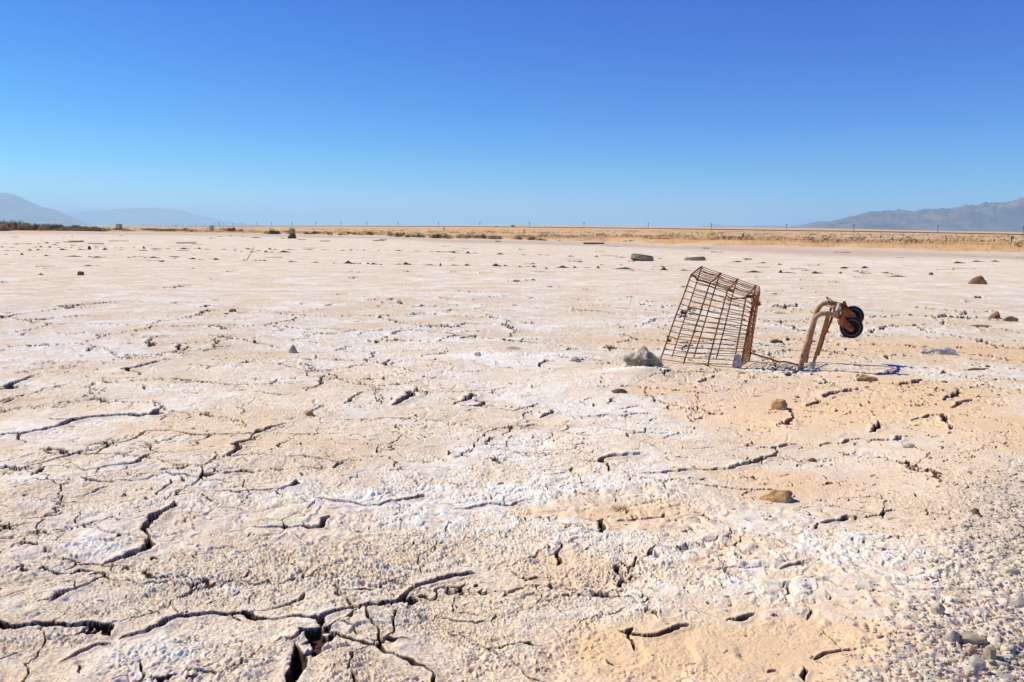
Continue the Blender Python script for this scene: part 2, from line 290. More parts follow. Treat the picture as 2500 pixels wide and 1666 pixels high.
# ------------------------------------------------------------------ traced cracks (tile, points u, v, thickness)
TILES = {'A':(0,700),'B':(820,700),'C':(1660,700),'D':(0,1160),'E':(820,1160),'F':(1660,1160)}
CR = {
'A': [[(0,710,12),(90,705,14),(205,625,10),(260,600,4)],[(30,800,8),(75,780,14),(60,760,4)],[(860,570,14),(960,550,10),(1040,525,12),(1160,500,4)],
 [(870,570,8),(960,605,4)],[(1080,470,3),(1230,400,8)],
 [(0,1020,10),(150,1015,12),(300,985,14),(430,950,12),(500,915,18),(650,895,14),(800,885,16),(960,895,12),(1000,880,12),(1085,880,20),(1120,820,14),(1050,775,5)],
 [(500,915,12),(360,905,6)],[(150,1015,12),(180,1070,8)],
 [(0,1235,8),(140,1250,14),(250,1215,8),(440,1170,14),(560,1130,12),(700,1115,8),(800,1075,12),(930,1045,8),(1000,990,8),(1250,1005,8),(1500,1015,12),(1650,1010,8),(1760,1005,14),(1870,960,14),(1960,935,6)],
 [(1560,1160,24),(1600,1080,16),(1720,1050,14),(1780,1020,8)],[(1560,1160,12),(1700,1150,5),(2050,1155,8),(2160,1170,12),(2353,1195,8)],[(2353,1195,8),(2280,1245,12)],
 [(1000,1070,5),(1030,1110,6),(1085,1135,10),(950,1200,14),(895,1220,20),(580,1260,6)],[(1085,1140,6),(1380,1120,3)],
 [(1140,1275,12),(1300,1300,12),(1400,1330,8),(1550,1335,4)],[(1140,1280,8),(950,1325,8),(740,1335,10),(600,1320,12),(560,1300,5)],
 [(1170,660,6),(1380,658,8)],[(2085,865,10),(2215,810,6)],[(1620,825,10),(1650,870,6)],[(2100,715,6),(2200,660,8),(2230,610,5)],[(1740,720,5),(1960,745,8)],
 [(1400,445,4),(1500,425,10)],[(600,445,8),(660,410,6)],[(1480,1130,14),(1470,1180,10),(1350,1240,5)],[(2070,1290,26),(2060,1275,20)],
 [(700,515,4),(720,520,6)],[(210,570,3),(420,548,5)],[(2150,325,4),(2210,322,5)],[(1740,370,4),(1870,415,4)]],
'B': [[(390,815,8),(440,790,16),(490,760,20),(510,735,16),(565,715,12),(545,685,5)],[(580,715,5),(800,720,4),(960,715,5),(1150,700,7)],
 [(800,810,5),(880,785,12),(945,735,20)],[(890,850,8),(990,838,5)],[(1040,830,6),(1220,850,10),(1330,825,10),(1420,800,8)],
 [(1400,895,6),(1470,870,14),(1482,845,16)],[(1190,950,8),(1260,958,14),(1400,945,8)],[(1640,885,6),(1900,888,10),(2050,877,12),(2170,875,8)],
 [(1560,945,5),(1680,962,6)],[(1820,955,6),(2000,990,8),(2280,1005,6)],[(1690,1190,8),(1820,1205,14),(1850,1170,14),(1950,1160,20),(2110,1140,16)],
 [(1860,1210,34),(1865,1260,24)],[(1430,1285,8),(1620,1270,6)],[(2080,1280,8),(2240,1280,12),(2353,1268,14)],[(2005,1290,14),(2010,1335,14)],
 [(1340,1010,18),(1342,1038,16)],[(1345,675,20),(1345,690,18)],[(770,1120,26),(770,1150,22)],[(1060,1085,5),(1200,1073,8)],
 [(830,580,6),(940,587,9),(1015,577,6)],[(0,1215,10),(50,1190,10),(170,1187,4)],[(1400,550,8),(1410,525,8),(1455,505,8)],
 [(1860,800,10),(1880,775,8),(1925,765,5)],[(1940,843,6),(2075,818,8)],[(860,360,6),(950,342,9),(1030,335,3)],[(345,540,8),(375,500,5)],[(2130,1070,8),(2200,1100,6)],
 [(900,970,10),(1020,970,5)],[(1110,1355,14),(1150,1340,10)],[(60,800,10),(120,755,8),(190,720,5)],[(400,370,8),(410,355,5)]],
'C': [[(140,655,12),(160,635,8),(250,608,5)],[(740,615,12),(760,595,10),(810,578,6)],[(870,820,8),(930,800,16),(935,770,14)],
 [(990,760,12),(1060,730,14),(1150,715,14),(1215,705,6)],[(670,945,8),(745,950,18),(750,915,18),(780,900,8),(780,870,8),(740,840,10)],[(820,895,8),(930,892,6)],
 [(1300,1000,14),(1345,965,26),(1360,920,20)],[(960,1090,8),(1060,1075,12),(1150,1050,12),(1300,1055,12),(1420,1055,14),(1520,1030,12),(1620,1030,4)],
 [(450,1090,12),(480,1045,6)],[(450,1090,8),(640,1110,10),(700,1095,14),(830,1080,10)],
 [(660,1110,18),(655,1150,12),(560,1185,18),(450,1220,20),(340,1250,16),(200,1260,14),(120,1250,12),(60,1215,8)],[(0,1268,12),(110,1255,14)],
 [(1340,610,6),(1430,605,8),(1490,585,6)],[(1410,670,6),(1540,672,12),(1610,665,12),(1675,640,8)],
 [(1590,920,6),(1680,895,8),(1810,880,10),(1840,940,14),(1850,975,20)],[(1860,830,6),(2060,785,8)],[(0,1105,8),(130,1110,8),(240,1100,5)],
 [(50,1350,6),(180,1365,12),(350,1385,12),(480,1395,10),(640,1385,8)],[(560,725,6),(720,738,6)],[(305,695,4),(430,715,5)],[(475,985,16),(480,975,14)],[(400,1000,14),(405,1003,12)],
 [(1120,875,6),(1200,873,8)],[(960,670,8),(1000,655,10),(990,635,6)],[(1920,575,8),(2080,575,12)],[(1940,270,8),(2080,280,10)]],
'D': [[(-60,1015,30),(0,1030,34),(60,1050,34),(180,1030,24),(330,1020,30),(500,1030,26),(640,1020,30),(740,1040,44),(750,1100,34)],
 [(820,1120,14),(900,1095,20),(1000,1075,22),(1100,1030,26),(1220,970,28),(1320,960,28),(1500,950,24),(1620,950,20),(1700,960,30),(1870,1000,14),(2100,990,16),(2190,1010,46)],
 [(1700,945,8),(1800,935,6),(1900,915,10),(2060,860,14),(2085,815,12)],[(2200,1050,40),(2190,1010,40),(2260,960,30),(2353,935,26)],
 [(400,1280,8),(500,1240,16),(600,1190,20),(760,1145,14)],[(960,1280,20),(965,1340,20),(960,1430,22)],
 [(2020,1170,24),(2030,1230,60),(2040,1300,84),(2000,1400,74),(1980,1470,50)],[(2060,1185,12),(2150,1150,28),(2250,1125,26)],
 [(340,870,6),(400,830,28),(470,795,18),(600,745,8),(760,680,8)],
 [(440,655,6),(530,620,12),(700,620,6),(760,600,20),(880,555,22),(1000,510,26),(1035,480,40),(1020,430,16),(980,380,36),(1000,340,22),(1050,290,26),(1120,255,16),(1190,225,26),(1190,180,12)],
 [(520,630,16),(515,600,12)],[(490,155,4),(640,120,12),(740,78,12)],[(1075,140,8),(1120,95,10),(1165,30,8)],
 [(1440,110,6),(1620,122,10),(1800,108,12),(1960,85,14),(2030,65,24),(2030,30,18)],[(600,30,10),(680,50,10),(780,45,5)],
 [(1510,395,5),(1700,360,6),(1870,360,10),(2050,352,10),(2200,360,16),(2215,310,24),(2260,285,8)],[(350,180,6),(460,192,10),(550,190,10)],
 [(2160,160,8),(2290,180,14),(2353,180,12)],[(0,1265,6),(150,1205,5)],[(1180,900,8),(1220,950,10)],[(540,1290,8),(545,1360,8)],[(250,180,8),(330,160,8)],[(1380,1350,6),(1500,1290,10)],
 [(0,390,4),(60,330,6)],[(150,300,8),(430,265,10)]],
'E': [[(-10,955,24),(120,920,22),(180,905,18),(300,900,24),(430,870,24),(470,830,26),(510,785,16),(640,740,28),(750,710,28),(850,690,22),(960,675,14)],
 [(0,180,12),(90,185,10),(230,215,10),(300,215,8),(420,185,14),(600,140,16)],
 [(-110,1110,14),(0,1100,18),(100,1135,20),(180,1155,26),(290,1175,26),(340,1230,18),(430,1250,12),(480,1270,34),(600,1310,18),(670,1350,14),(680,1440,34)],
 [(1830,300,20),(1820,350,44),(1810,400,28)],[(1540,460,14),(1545,500,12),(1530,580,28),(1515,620,34)],
 [(1930,320,10),(2000,320,12),(2110,312,10),(2250,270,6)],[(1240,700,10),(1330,715,16),(1410,700,12)],[(1140,840,12),(1220,790,12),(1270,760,5)],
 [(1930,1065,8),(1990,1085,24),(2030,1045,24)],[(2000,1090,18),(2150,1105,22),(2240,1085,20),(2353,1040,16)],[(2000,1090,14),(2030,1140,18),(2040,1200,18)],
 [(1850,1260,18),(1920,1310,8)],[(0,790,8),(200,782,10),(300,785,10)],[(700,985,6),(960,1020,14),(1040,1000,12)],[(800,240,8),(1040,205,12),(1200,215,10),(1340,170,8)],
 [(1200,660,16),(1240,690,10)],[(270,495,16),(300,495,12)],[(1360,460,8),(1420,462,8)]],
'F': [[(-60,1060,12),(0,1035,22),(60,1020,16)],[(320,1000,18),(400,1000,26),(510,955,14)],[(230,655,8),(330,640,8),(400,645,6),(480,645,8),(560,635,6)],
 [(720,840,30),(740,780,18)],[(720,850,10),(760,890,8)],[(680,660,6),(760,625,16),(850,600,10)],[(920,1270,22),(1000,1225,20),(1110,1210,14),(1200,1205,10)],
 [(1110,1210,8),(1010,1110,8),(980,1075,8)],[(950,335,10),(1060,320,14),(1150,290,14),(1270,295,8),(1430,250,10),(1500,245,6)],[(850,1420,34),(850,1320,28)],
 [(610,300,10),(620,280,8)],[(600,1360,20),(660,1340,14)],[(1010,380,12),(1020,400,8)],[(860,900,10),(870,1000,12)]]}
segs = []
prnd = random.Random(5)
for k, lst in CR.items():
    ox, oy = TILES[k]
    for pl in lst:
        q = [(ox+u/2.801, oy+v/2.801, t/2.801) for u,v,t in pl]
        pts = []
        for i in range(len(q)):
            px,py,t = q[i]
            a = q[max(i-1,0)]; c_ = q[min(i+1,len(q)-1)]
            dx,dy = c_[0]-a[0], c_[1]-a[1]; L = math.hypot(dx,dy) or 1; nx,ny = -dy/L, dx/L
            w3 = (G(px+nx*t/2,py+ny*t/2)-G(px-nx*t/2,py-ny*t/2)).length
            g = G(px,py); pts.append([g.x,g.y,min(max(w3,.005),.075)])
        for _ in range(3):          # break the line up
            new=[pts[0]]
            for a,b_ in zip(pts,pts[1:]):
                L=math.hypot(b_[0]-a[0],b_[1]-a[1])
                if L > 0.02:
                    j=prnd.uniform(-.17,.17)
                    new.append([(a[0]+b_[0])/2-(b_[1]-a[1])*j,(a[1]+b_[1])/2+(b_[0]-a[0])*j,(a[2]+b_[2])/2*prnd.uniform(.85,1.2)])
                new.append(b_)
            pts=new
        pts[0][2]*=.4; pts[-1][2]*=.4
        segs += list(zip(pts,pts[1:]))

# ------------------------------------------------------------------ ground mesh: one polar sheet round the camera, finest where cracks are near
def cols_():
    a = np.linspace(-37.5, 37.5, 1500)
    l = -np.geomspace(37.6, 180, 60)[::-1]; r_ = np.geomspace(37.6, 180, 60)[:-1]
    return np.radians(np.concatenate([l, a, r_]))
TH = cols_()
# radii: even steps in depression angle between 1.2 m and 500 m
ys = np.linspace(EYE/1.15, EYE/60., 1180); r1 = EYE/ys
ys2 = np.linspace(EYE/60.8, EYE/700., 60); r2 = EYE/ys2
RR = np.concatenate([[0.02,.3,.7,.9,1.0,1.08], r1, r2, np.geomspace(760, 46000, 60)])
nr, nc = len(RR), len(TH)
rg, tg = np.meshgrid(RR, TH, indexing='ij')
X = (rg*np.sin(tg)); Y = (rg*np.cos(tg)); Z = H(X,Y)
dr = np.gradient(RR)[:,None]; dth = np.gradient(TH)[None,:]*rg
samp = np.maximum(dr, dth*1.0)*np.ones_like(X)            # mesh spacing at each vertex
az = tg; db = rg-Rb(az)+(fbm(X*.12,Y*.12,8,3)-.5)*7
veg = sst(-.6,.6,db)
playa = 1-veg
def keep(wl): return np.clip(wl/(2.0*samp)-.35, 0, 1)
def gblob(px, py, sx, sy):
    """soft patch centred where the photograph shows it, sx sy in metres"""
    g = G(px,py); return np.exp(-(((X-g.x)/sx)**2+((Y-g.y)/sy)**2))
# gravel and smoothness zones
wx = X+(fbm(X*1.5,Y*1.5,41,3)-.5)*.5; wy = Y+(fbm(X*1.5,Y*1.5,42,3)-.5)*.5
gA = G(2480,1000); gB = G(2190,1330); gC = G(2080,1666)
def side(a,b_): return ((b_.x-a.x)*(wy-a.y)-(b_.y-a.y)*(wx-a.x))/math.hypot(b_.x-a.x,b_.y-a.y)
gravel = np.clip(sst(-.04,.28,side(gA,gB))*sst(-.04,.22,side(gB,gC)),0,1)*(1-sst(3.3,4.2,rg))*(X>0)
smooth = np.clip(1.1*gblob(1800,1590,.28,.10)+.9*gblob(2000,1000,.35,.45)+.7*gblob(1200,920,.35,.3),0,1)
mask1 = fbm(X*2.2,Y*2.2,21,3)
# knobbly salt crust
def knobs(cell, amp, s, lo=0.0):
    f1,f2 = worley(X/cell+ .35*vn(X/cell*1.7,Y/cell*1.7,s+3), Y/cell+.35*vn(X/cell*1.7+9,Y/cell*1.7,s+4), s)
    return amp*(sst(.75,.1,f1)-.45)*keep(cell)
sm = (1-.75*smooth)*(1-.38*sst(.12,.42,az)*(1-gravel))
disp = np.zeros_like(X)
patchy = sst(.40,.62,fbm(X*3.1,Y*4.1,23,4)); p2_ = sst(.42,.60,fbm(X*6.3,Y*8.3,25,4))
def warp(cell,s):
    return X/cell+1.1*(vn(X/cell*.9,Y/cell*.9,s)-.5)+.8*(vn(X/cell*2.3,Y/cell*2.3,s+1)-.5), Y/cell+1.1*(vn(X/cell*.9+50,Y/cell*.9,s)-.5)+.8*(vn(X/cell*2.3+50,Y/cell*2.3,s+1)-.5)
def flakes(cell, amp, s, lo=0.):
    a_,b_=warp(cell,s+5); f1,f2=worley(a_,b_,s); hh=VAL2[(np.floor(a_*3).astype(np.int64)*0+_h(np.floor(a_).astype(np.int64),np.floor(b_).astype(np.int64),s+9))&4095]
    return amp*((f2-f1).clip(0,.6)/.6-.45)*keep(cell)
def terrace(wl, k, step, s):
    h=fbm(X/wl+.3*vn(X/wl*3,Y/wl*3,s+4),Y/wl*1.15,s,4)*k; f=np.floor(h); return step*(f+sst(0,.22,h-f)-h)*keep(wl*.5)
disp += flakes(.0085,.0048,1)*sm*(.15+.95*patchy)
disp += terrace(.16,7,.0075,170)*sm*sst(.35,.6,fbm(X*2.4,Y*2.4,171,3)) + terrace(.55,8,.006,175)*sst(.4,.6,fbm(X*1.3,Y*1.3,176,3))
disp += flakes(.019,.0060,2)*sm*(.10+.95*p2_) + (vn(X/.006,Y/.006,180)-.5)*.0022*keep(.006)*sm
kn = disp.copy()
for i,(wl,amp) in enumerate(((.035,.0045),(.07,.0055),(.15,.007),(.34,.009),(.8,.013))):
    ridg = 1-np.abs(2*vn(X/wl,Y/wl,30+i)-1)
    disp += amp*((vn(X/wl*1.3+5,Y/wl*1.3,36+i)-.5)+.5*(ridg-.6))*keep(wl)*sm*(1-.5*sst(6,20,rg))
# thin curled plates: little ledges
for i,(cell,amp) in enumerate(((.11,.006),(.26,.0035))):
    wxx = X/cell+.9*(vn(X/cell*2,Y/cell*2,50+i)-.5); wyy = Y/cell+.9*(vn(X/cell*2,Y/cell*2+31,53+i)-.5)
    fx_=np.floor(wxx); fy_=np.floor(wyy)
    f1,f2 = worley(wxx,wyy,60+i)
    e = f2-f1; on = sst(.48,.62,fbm(X/cell*.55,Y/cell*.55,70+i,3))
    wl = np.maximum(.05, samp/cell*1.6)
    disp += (-amp*1.6*sst(wl,wl*.25,e) + amp*.55*sst(wl*3.2,wl,e)*(e>wl*.6))*on*sst(.2*cell,.02*cell,samp*.35)*playa*sst(2.2,3.4,rg)*(1-.5*gravel)
# scattered pits and lumps at every distance
for i,(cell,amp,pr) in enumerate(((.05,.006,.05),(.13,.008,.035),(.33,.008,.012))):
    fx_=np.floor(X/cell); fy_=np.floor(Y/cell); h=_h(fx_.astype(np.int64),fy_.astype(np.int64),80+i)
    cx=.3+.4*VAL[h]; cy=.3+.4*VAL2[h]; d=np.hypot((X/cell-fx_-cx),(Y/cell-fy_-cy)*1.2)
    sel = VAL[(h*7+3)&4095]; rad=.12+.16*VAL2[(h*5+1)&4095]
    k_ = sst(rad,rad*.4,d)*keep(cell*.25*2.5)
    disp += amp*k_*np.where(sel<pr,-1.0,np.where(sel>1-pr*.8,.7,0))*playa*(1-.6*smooth)*(1-.75*sst(2.6,3.6,rg))
disp += gravel*((vn(X/.012,Y/.012,90)-.5)*.008*keep(.012)+(vn(X/.03,Y/.03,91)-.5)*.014*keep(.03))
disp *= (playa*.92+.08)*(1-.48*sst(2.1,3.2,rg)*(1-.4*sst(8,14,rg)))
# soft mounds of salt
grass_p = G(1570,905)
Z = Z + .035*gblob(1570,908,.16,.10)*playa
# traced cracks
for k in range(6500):       # short hairline cracks all over the flat, their dark colour imitating shaded plate edges
    px = prnd.uniform(-60,2560); yy_ = 12+900*prnd.random()**1.6; py = hzpx(px)+yy_+18
    g = G(px,py) if k < 0 else None
    d_ = ray(px,py); t_ = EYE/-d_.z; gx,gy = d_.x*t_, d_.y*t_; r_ = math.hypot(gx,gy)
    if r_ > .9*Rb(math.atan2(gx,gy)): continue
    dens = float(fbm(np.array([gx*(.5 if r_>5 else 1.6)]),np.array([gy*(.35 if r_>5 else 1.6)]),120,3)[0])
    if dens < prnd.uniform(.3,.62) or prnd.random() < .35+.55*min(r_/12,1): continue
    L = r_*prnd.uniform(6,34)/FPX*(1.5 if prnd.random()<.15 else 1); a_ = prnd.gauss(0,.9); wd_ = min(prnd.uniform(.4,1.4)*r_*r_/1594, .02)*prnd.uniform(.5,1)
    if r_<3: wd_ = prnd.uniform(.002,.006)
    pts=[[gx,gy,wd_*.4]]
    for q in range(4):
        a_ += prnd.gauss(0,.45); gx += math.cos(a_)*L/4; gy += math.sin(a_)*L/4; pts.append([gx,gy,wd_*(1 if q<3 else .3)])
    segs += list(zip(pts,pts[1:]))
kd = np.full(X.shape, 9.0); wd = np.full(X.shape, .01)
jit = (vn(X/.012,Y/.012,95)-.5)*.28*keep(.012)+(vn(X/.04,Y/.04,96)-.5)*.7
for (a,b_) in segs:
    m_ = 3.5*max(a[2],b_[2])+.012
    x0,x1 = min(a[0],b_[0])-m_, max(a[0],b_[0])+m_; y0,y1 = min(a[1],b_[1])-m_, max(a[1],b_[1])+m_
    if y0 < .3: y0=.3
    cs=[(x0,y0),(x0,y1),(x1,y0),(x1,y1)]
    t_=[math.atan2(p,q_) for p,q_ in cs]; rr_=[math.hypot(p,q_) for p,q_ in cs]
    i0=max(np.searchsorted(RR,min(rr_)*.998)-1,0); i1=min(np.searchsorted(RR,max(rr_))+1,nr); j0=max(np.searchsorted(TH,min(t_))-1,0); j1=min(np.searchsorted(TH,max(t_))+1,nc)
    if i1<=i0 or j1<=j0: continue
    xs=X[i0:i1,j0:j1]; yy=Y[i0:i1,j0:j1]; dx=b_[0]-a[0]; dy=b_[1]-a[1]; L2=dx*dx+dy*dy+1e-12
    t=np.clip(((xs-a[0])*dx+(yy-a[1])*dy)/L2,0,1); d=np.hypot(xs-a[0]-t*dx,yy-a[1]-t*dy); w0=(a[2]+(b_[2]-a[2])*t); hw=np.maximum(w0*np.where(w0>.028,.46,.44)*(1-.34*sst(2.2,3.0,rg[i0:i1,j0:j1])), .42*samp[i0:i1,j0:j1])
    kk=d/hw; cur=kd[i0:i1,j0:j1]; sel=kk<cur; cur[sel]=kk[sel]; wd[i0:i1,j0:j1][sel]=hw[sel]
kt = kd.copy()
for cell,thr,wm,sd in ((.42,.465,.0052,140),(.17,.56,.0030,150),(1.1,.46,.008,160)):      # fine network joining the larger cracks
    qx=X/cell+.55*(fbm(X/cell*1.6,Y/cell*1.6,sd+3,4)-.5)+.05*vn(X/.02,Y/.02,sd+5); qy=Y/cell+.55*(fbm(X/cell*1.6+40,Y/cell*1.6,sd+4,4)-.5)+.05*vn(X/.02+7,Y/.02,sd+6)
    f1,f2=worley(qx,qy,sd); dist=(f2-f1)*.5*cell
    thr=thr+.03; on=fbm(X/cell*.8+3,Y/cell*.8,sd+7,3)+.12*(vn(X/.05,Y/.05,sd+8)-.5)
    hw=np.maximum(wm*.5*(.4+1.2*vn(X/.05+1,Y/.05,sd+9)), .40*samp); kk=dist/hw+40*sst(thr,thr-.03,on)+40*(samp>.03)*(cell<1)+40*(rg>3.3)*(cell<.3)+40*(samp>.07)+30*veg+8*gravel+6*smooth
    sel=kk<kd; kd[sel]=kk[sel]; wd[sel]=hw[sel]
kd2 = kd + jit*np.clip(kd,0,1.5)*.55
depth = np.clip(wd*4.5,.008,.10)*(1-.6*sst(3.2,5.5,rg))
cut = sst(1.12,.78,kd2); crk = sst(1.26,1.08,kd2)  # crk reaches past the cut, so the walls get the painted shade too
lip = np.exp(-((kd2-1.9)/1.0)**2)*np.clip(wd*.5,.0015,.008)
disp = disp*(1-.6*sst(7,2,kt)) ; disp = disp*(1-cut) + lip*(1-cut)
Z = Z + disp - cut*depth
Zk = np.clip(kn/.006,-1,1)
# colour masks
salt = .06+.10*sst(3,7,rg)+ .30*(fbm(X*.9,Y*1.5,101,4)-.5)*2 + .38*Zk + .25*(fbm(X*4.5,Y*6,102,3)-.5)*2
brk = np.clip(-.9+3.6*fbm(X*6,Y*11,103,4),0,2)
for a in ((1160,875,.30,.12,.9),(1300,890,.25,.10,.5),(850,935,.2,.15,.5),(1000,1265,.12,.10,.7),(420,1430,.14,.05,.6),
          (1480,1110,.25,.12,.7),(1650,1000,.5,.15,.4),(2010,1150,.2,.12,.7),(1970,1180,.15,.1,.5),(1800,1420,.12,.09,.6),(2250,1425,.07,.08,.9),(340,1590,.10,.06,.7),(480,1550,.15,.05,.5),
          (2250,640,4,2.2,.65),(2450,680,3,3,.4),(2150,800,1.0,.8,.35),(40,730,1.8,1.2,.5),(60,955,.4,.25,.4),(1900,1140,.15,.1,.5),(880,1220,.1,.1,.3),(1120,1020,.4,.12,.4),(150,1340,.2,.06,.5),(40,1440,.15,.05,.5),
          (2400,1600,.12,.10,.4),(2480,1200,.2,.2,.4),(1230,1130,.3,.1,.4),(700,1600,.1,.1,.3),(600,1070,.3,.2,.2)):
    salt = salt + .24*a[4]*gblob(a[0],a[1],a[2]*1.25,a[3]*1.25)*brk
for a in ((1545,905,.22,.07,.75),(1640,908,.2,.05,.6),(1760,912,.2,.06,.6),(1920,906,.30,.07,.95),(2040,912,.2,.05,.5),(1180,868,.30,.10,.5)):
    salt = salt + a[4]*gblob(*a[:4])*(.5+.5*brk)
orange = np.zeros_like(X)
for a in ((2020,1010,.55,.35,.75),(1800,1590,.35,.13,.95),(1400,1260,.28,.18,.55),(1350,1370,.2,.12,.5),(1100,940,.28,.22,.4),(2200,950,.6,.5,.45),(1700,1010,.25,.15,.35),(2350,850,.8,.5,.5),
          (1560,1250,.18,.15,.5),(560,1190,.2,.1,.35),(60,1200,.25,.12,.3),(780,1400,.1,.07,.5),(1500,1600,.12,.1,.5),(1250,1480,.2,.15,.2),(2080,1460,.2,.2,.3),(1400,1150,.3,.15,.3),(1960,900,.3,.2,.3)):
    orange = orange + 1.15*a[4]*gblob(*a[:4])*(.5+fbm(X*4,Y*6,107,4))
orange += .55*sst(-.02,.42,az)*(1-sst(6,11,rg)) + .5*sst(.52,.75,fbm(X*1.4,Y*2,105,4))*(1-sst(6,14,rg)) - .25*np.clip(Zk,0,1)
# brownish damp bands near the far edge of the salt
rel = rg/Rb(az)
wet = 1.25*np.exp(-((rel-.84)/.12)**2)*(.55+.9*(fbm(X*.1,Y*.3,110,3)-.3)) + .5*sst(.93,1.0,rel)*playa*.6
wet = np.clip(wet,0,.8)*playa
salt = salt - .1*sst(5,9,rg) + .12*sst(.55,.75,rel)*(1-wet)
vegm = veg*(1-sst(0,1,0))
# the sheet itself
idx = np.arange(nr*nc, dtype=np.int32).reshape(nr,nc)
A_=idx[:-1,:]; B_=idx[1:,:]; An=np.roll(A_,-1,1); Bn=np.roll(B_,-1,1)
Fq = np.stack([A_,An,Bn,B_],-1).reshape(-1,4)[:, ::-1]
me = np_mesh('ground', np.stack([X,Y,Z],-1).reshape(-1,3), Fq)
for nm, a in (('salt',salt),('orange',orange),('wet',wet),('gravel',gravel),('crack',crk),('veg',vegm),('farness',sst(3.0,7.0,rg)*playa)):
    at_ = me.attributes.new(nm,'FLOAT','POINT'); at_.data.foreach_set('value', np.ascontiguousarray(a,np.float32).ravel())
ground = tag(obj('ground', me, mg), kind='structure')
RRl, THl = RR, TH
def Zat(x, y):
    """height of the finished sheet"""
    r=math.hypot(x,y); t=math.atan2(x,y); i=min(max(int(np.searchsorted(RRl,r)),1),nr-1); j=min(max(int(np.searchsorted(THl,t)),1),nc-1)
    return float(Z[i,j])
def Zavg(x, y, s=.02):
    return sum(Zat(x+a*s,y+b_*s) for a,b_ in ((0,0),(1,0),(-1,0),(0,1),(0,-1)))/5

# ------------------------------------------------------------------ shopping cart, nose up, half sunk in the crust
S = lambda u,v,Y_: P(1560+u/5.059, 620+v/5.058, Y_)
T = lambda u,v,Y_: P(1880+u/6.273, 680+v/6.272, Y_)
c0 = G(1790,896); cart = empty('shopping_cart', c0)
tag(cart, 'rusty wire shopping cart sunk nose-up in the salt flat, castors in the air', 'shopping cart')
YA = G(1610,886).y; YD = G(1790,897).y
basket = MB(c0)
nearB = [S(255,1340,YA), S(545,1375,YA*.66+YD*.34), S(845,1390,YA*.33+YD*.67), S(1160,1400,YD)]
nearT = [S(640,268,YA+.03), S(880,352,YA*.66+YD*.34+.03), S(1095,437,YA*.33+YD*.67+.03), S(1325,522,YD+.02)]
W_ = .31
farB = [S(410,1262,YA+W_), S(680,1268,YA*.66+YD*.34+W_), S(965,1262,YA*.33+YD*.67+W_), S(1280,1250,YD+W_)]
farT = [S(775,158,YA+W_-.01), S(1005,238,YA*.66+YD*.34+W_-.01), S(1215,312,YA*.33+YD*.67+W_-.01), S(1440,392,YD+W_-.02)]
kT = S(1392,585,YD+.00); kB = S(1262,1372,YD-.01); kfT = S(1490,440,YD+W_-.03); kfB = S(1372,1262,YD+W_-.01)
lerp = lambda a,b_,t: a+(b_-a)*t
pr = random.Random(3)
sp_near = MB(c0); sp_far = MB(c0); nosem = MB(c0); floorm = MB(c0)
for a,b_ in zip(nearT, nearB):
    e = b_+(b_-a).normalized()*.07
    m_ = lerp(a,b_,.5)+Vector((pr.uniform(-.006,.006),0,0))
    sp_near.tube(catmull([a,lerp(a,b_,.25),m_,b_,e],5), .0046, 8)
for a,b_ in zip(farT, farB):
    e = b_+(b_-a).normalized()*.07
    sp_far.tube(catmull([a,lerp(a,b_,.25)+Vector((pr.uniform(-.004,.004),0,0)),lerp(a,b_,.6),b_,e],5), .0041, 8)
for i,(a,b_) in enumerate(zip(nearT, farT)):
    m_ = lerp(a,b_,.5)+Vector((-.004,0,-.012 if i else .0))
    nosem.tube(catmull([a+Vector((0,0,-.012)),a,m_,b_,b_+Vector((0,0,-.015))],5), .0046, 8)
tA = [(v-268)/(1340-268) for v in (320,395,455,545,615,685,750,820,890,958,1022,1105,1170,1238,1305)]
for q,t in enumerate(tA):
    bow = lambda: Vector((0,pr.uniform(-.004,.004),pr.uniform(-.004,.004)))
    nr_ = [lerp(a,b_,t) for a,b_ in zip(nearT,nearB)]
    k1 = lerp(kT,kB,t); k2 = lerp(kfT,kfB,t); fr_ = [lerp(a,b_,t) for a,b_ in zip(farT,farB)]
    front = [nr_[0]-(nr_[1]-nr_[0])*.03]
    sag = .012*max(0,.5-t)
    for i in range(3):
        front += [nr_[i], lerp(nr_[i],nr_[i+1],.5)+bow()+Vector((0,-.002,-sag*pr.random()))]
    front += [nr_[3], lerp(nr_[3],k1,.7)+Vector((.004,-.004,0)), k1+Vector((.004,.016,0))]
    sp_near.tube(catmull(front,3), .0024, 6)
    floorm.tube([k1+Vector((.004,.016,0)), lerp(k1,k2,.3)+bow(), lerp(k1,k2,.7)+bow(), k2-Vector((0,.02,0))], .0024, 6)
    back = [fr_[0], lerp(fr_[0],fr_[1],.5)+bow(), fr_[1], lerp(fr_[1],fr_[2],.5)+bow(), fr_[2], lerp(fr_[2],fr_[3],.5)+bow(), fr_[3], k2+Vector((-.012,0,0)), k2-Vector((0,.02,0))]
    sp_far.tube(catmull(back,3), .0024, 6)
for s_ in [i/8 for i in range(9)]:
    a = [lerp(n_,f_,s_) for n_,f_ in zip(nearT,farT)]; k1 = lerp(kT,kfT,s_); kb = lerp(kB,kfB,s_); top = a[3]
    sag = .007*math.sin(math.pi*s_)+.002
    pts = []
    if 0 < s_:
        for i in range(3):
            pts += [a[i], lerp(a[i],a[i+1],.5)+Vector((0,0,-sag*pr.uniform(.6,1.3)))]
        pts += [top, lerp(top,k1,.62)+Vector((.006,0,.012))]
        nosem.tube(catmull(pts,4), .0024, 6)
    floorm.tube(catmull([lerp(top,k1,.62)+Vector((.006,0,.012)), k1+Vector((.002,0,-.02)), lerp(k1,kb,.35)+Vector((pr.uniform(-.003,.003),0,0)), lerp(k1,kb,.7), kb+(kb-k1).normalized()*.04],5), .0028 if s_ in (0,1) else .0024, 6)
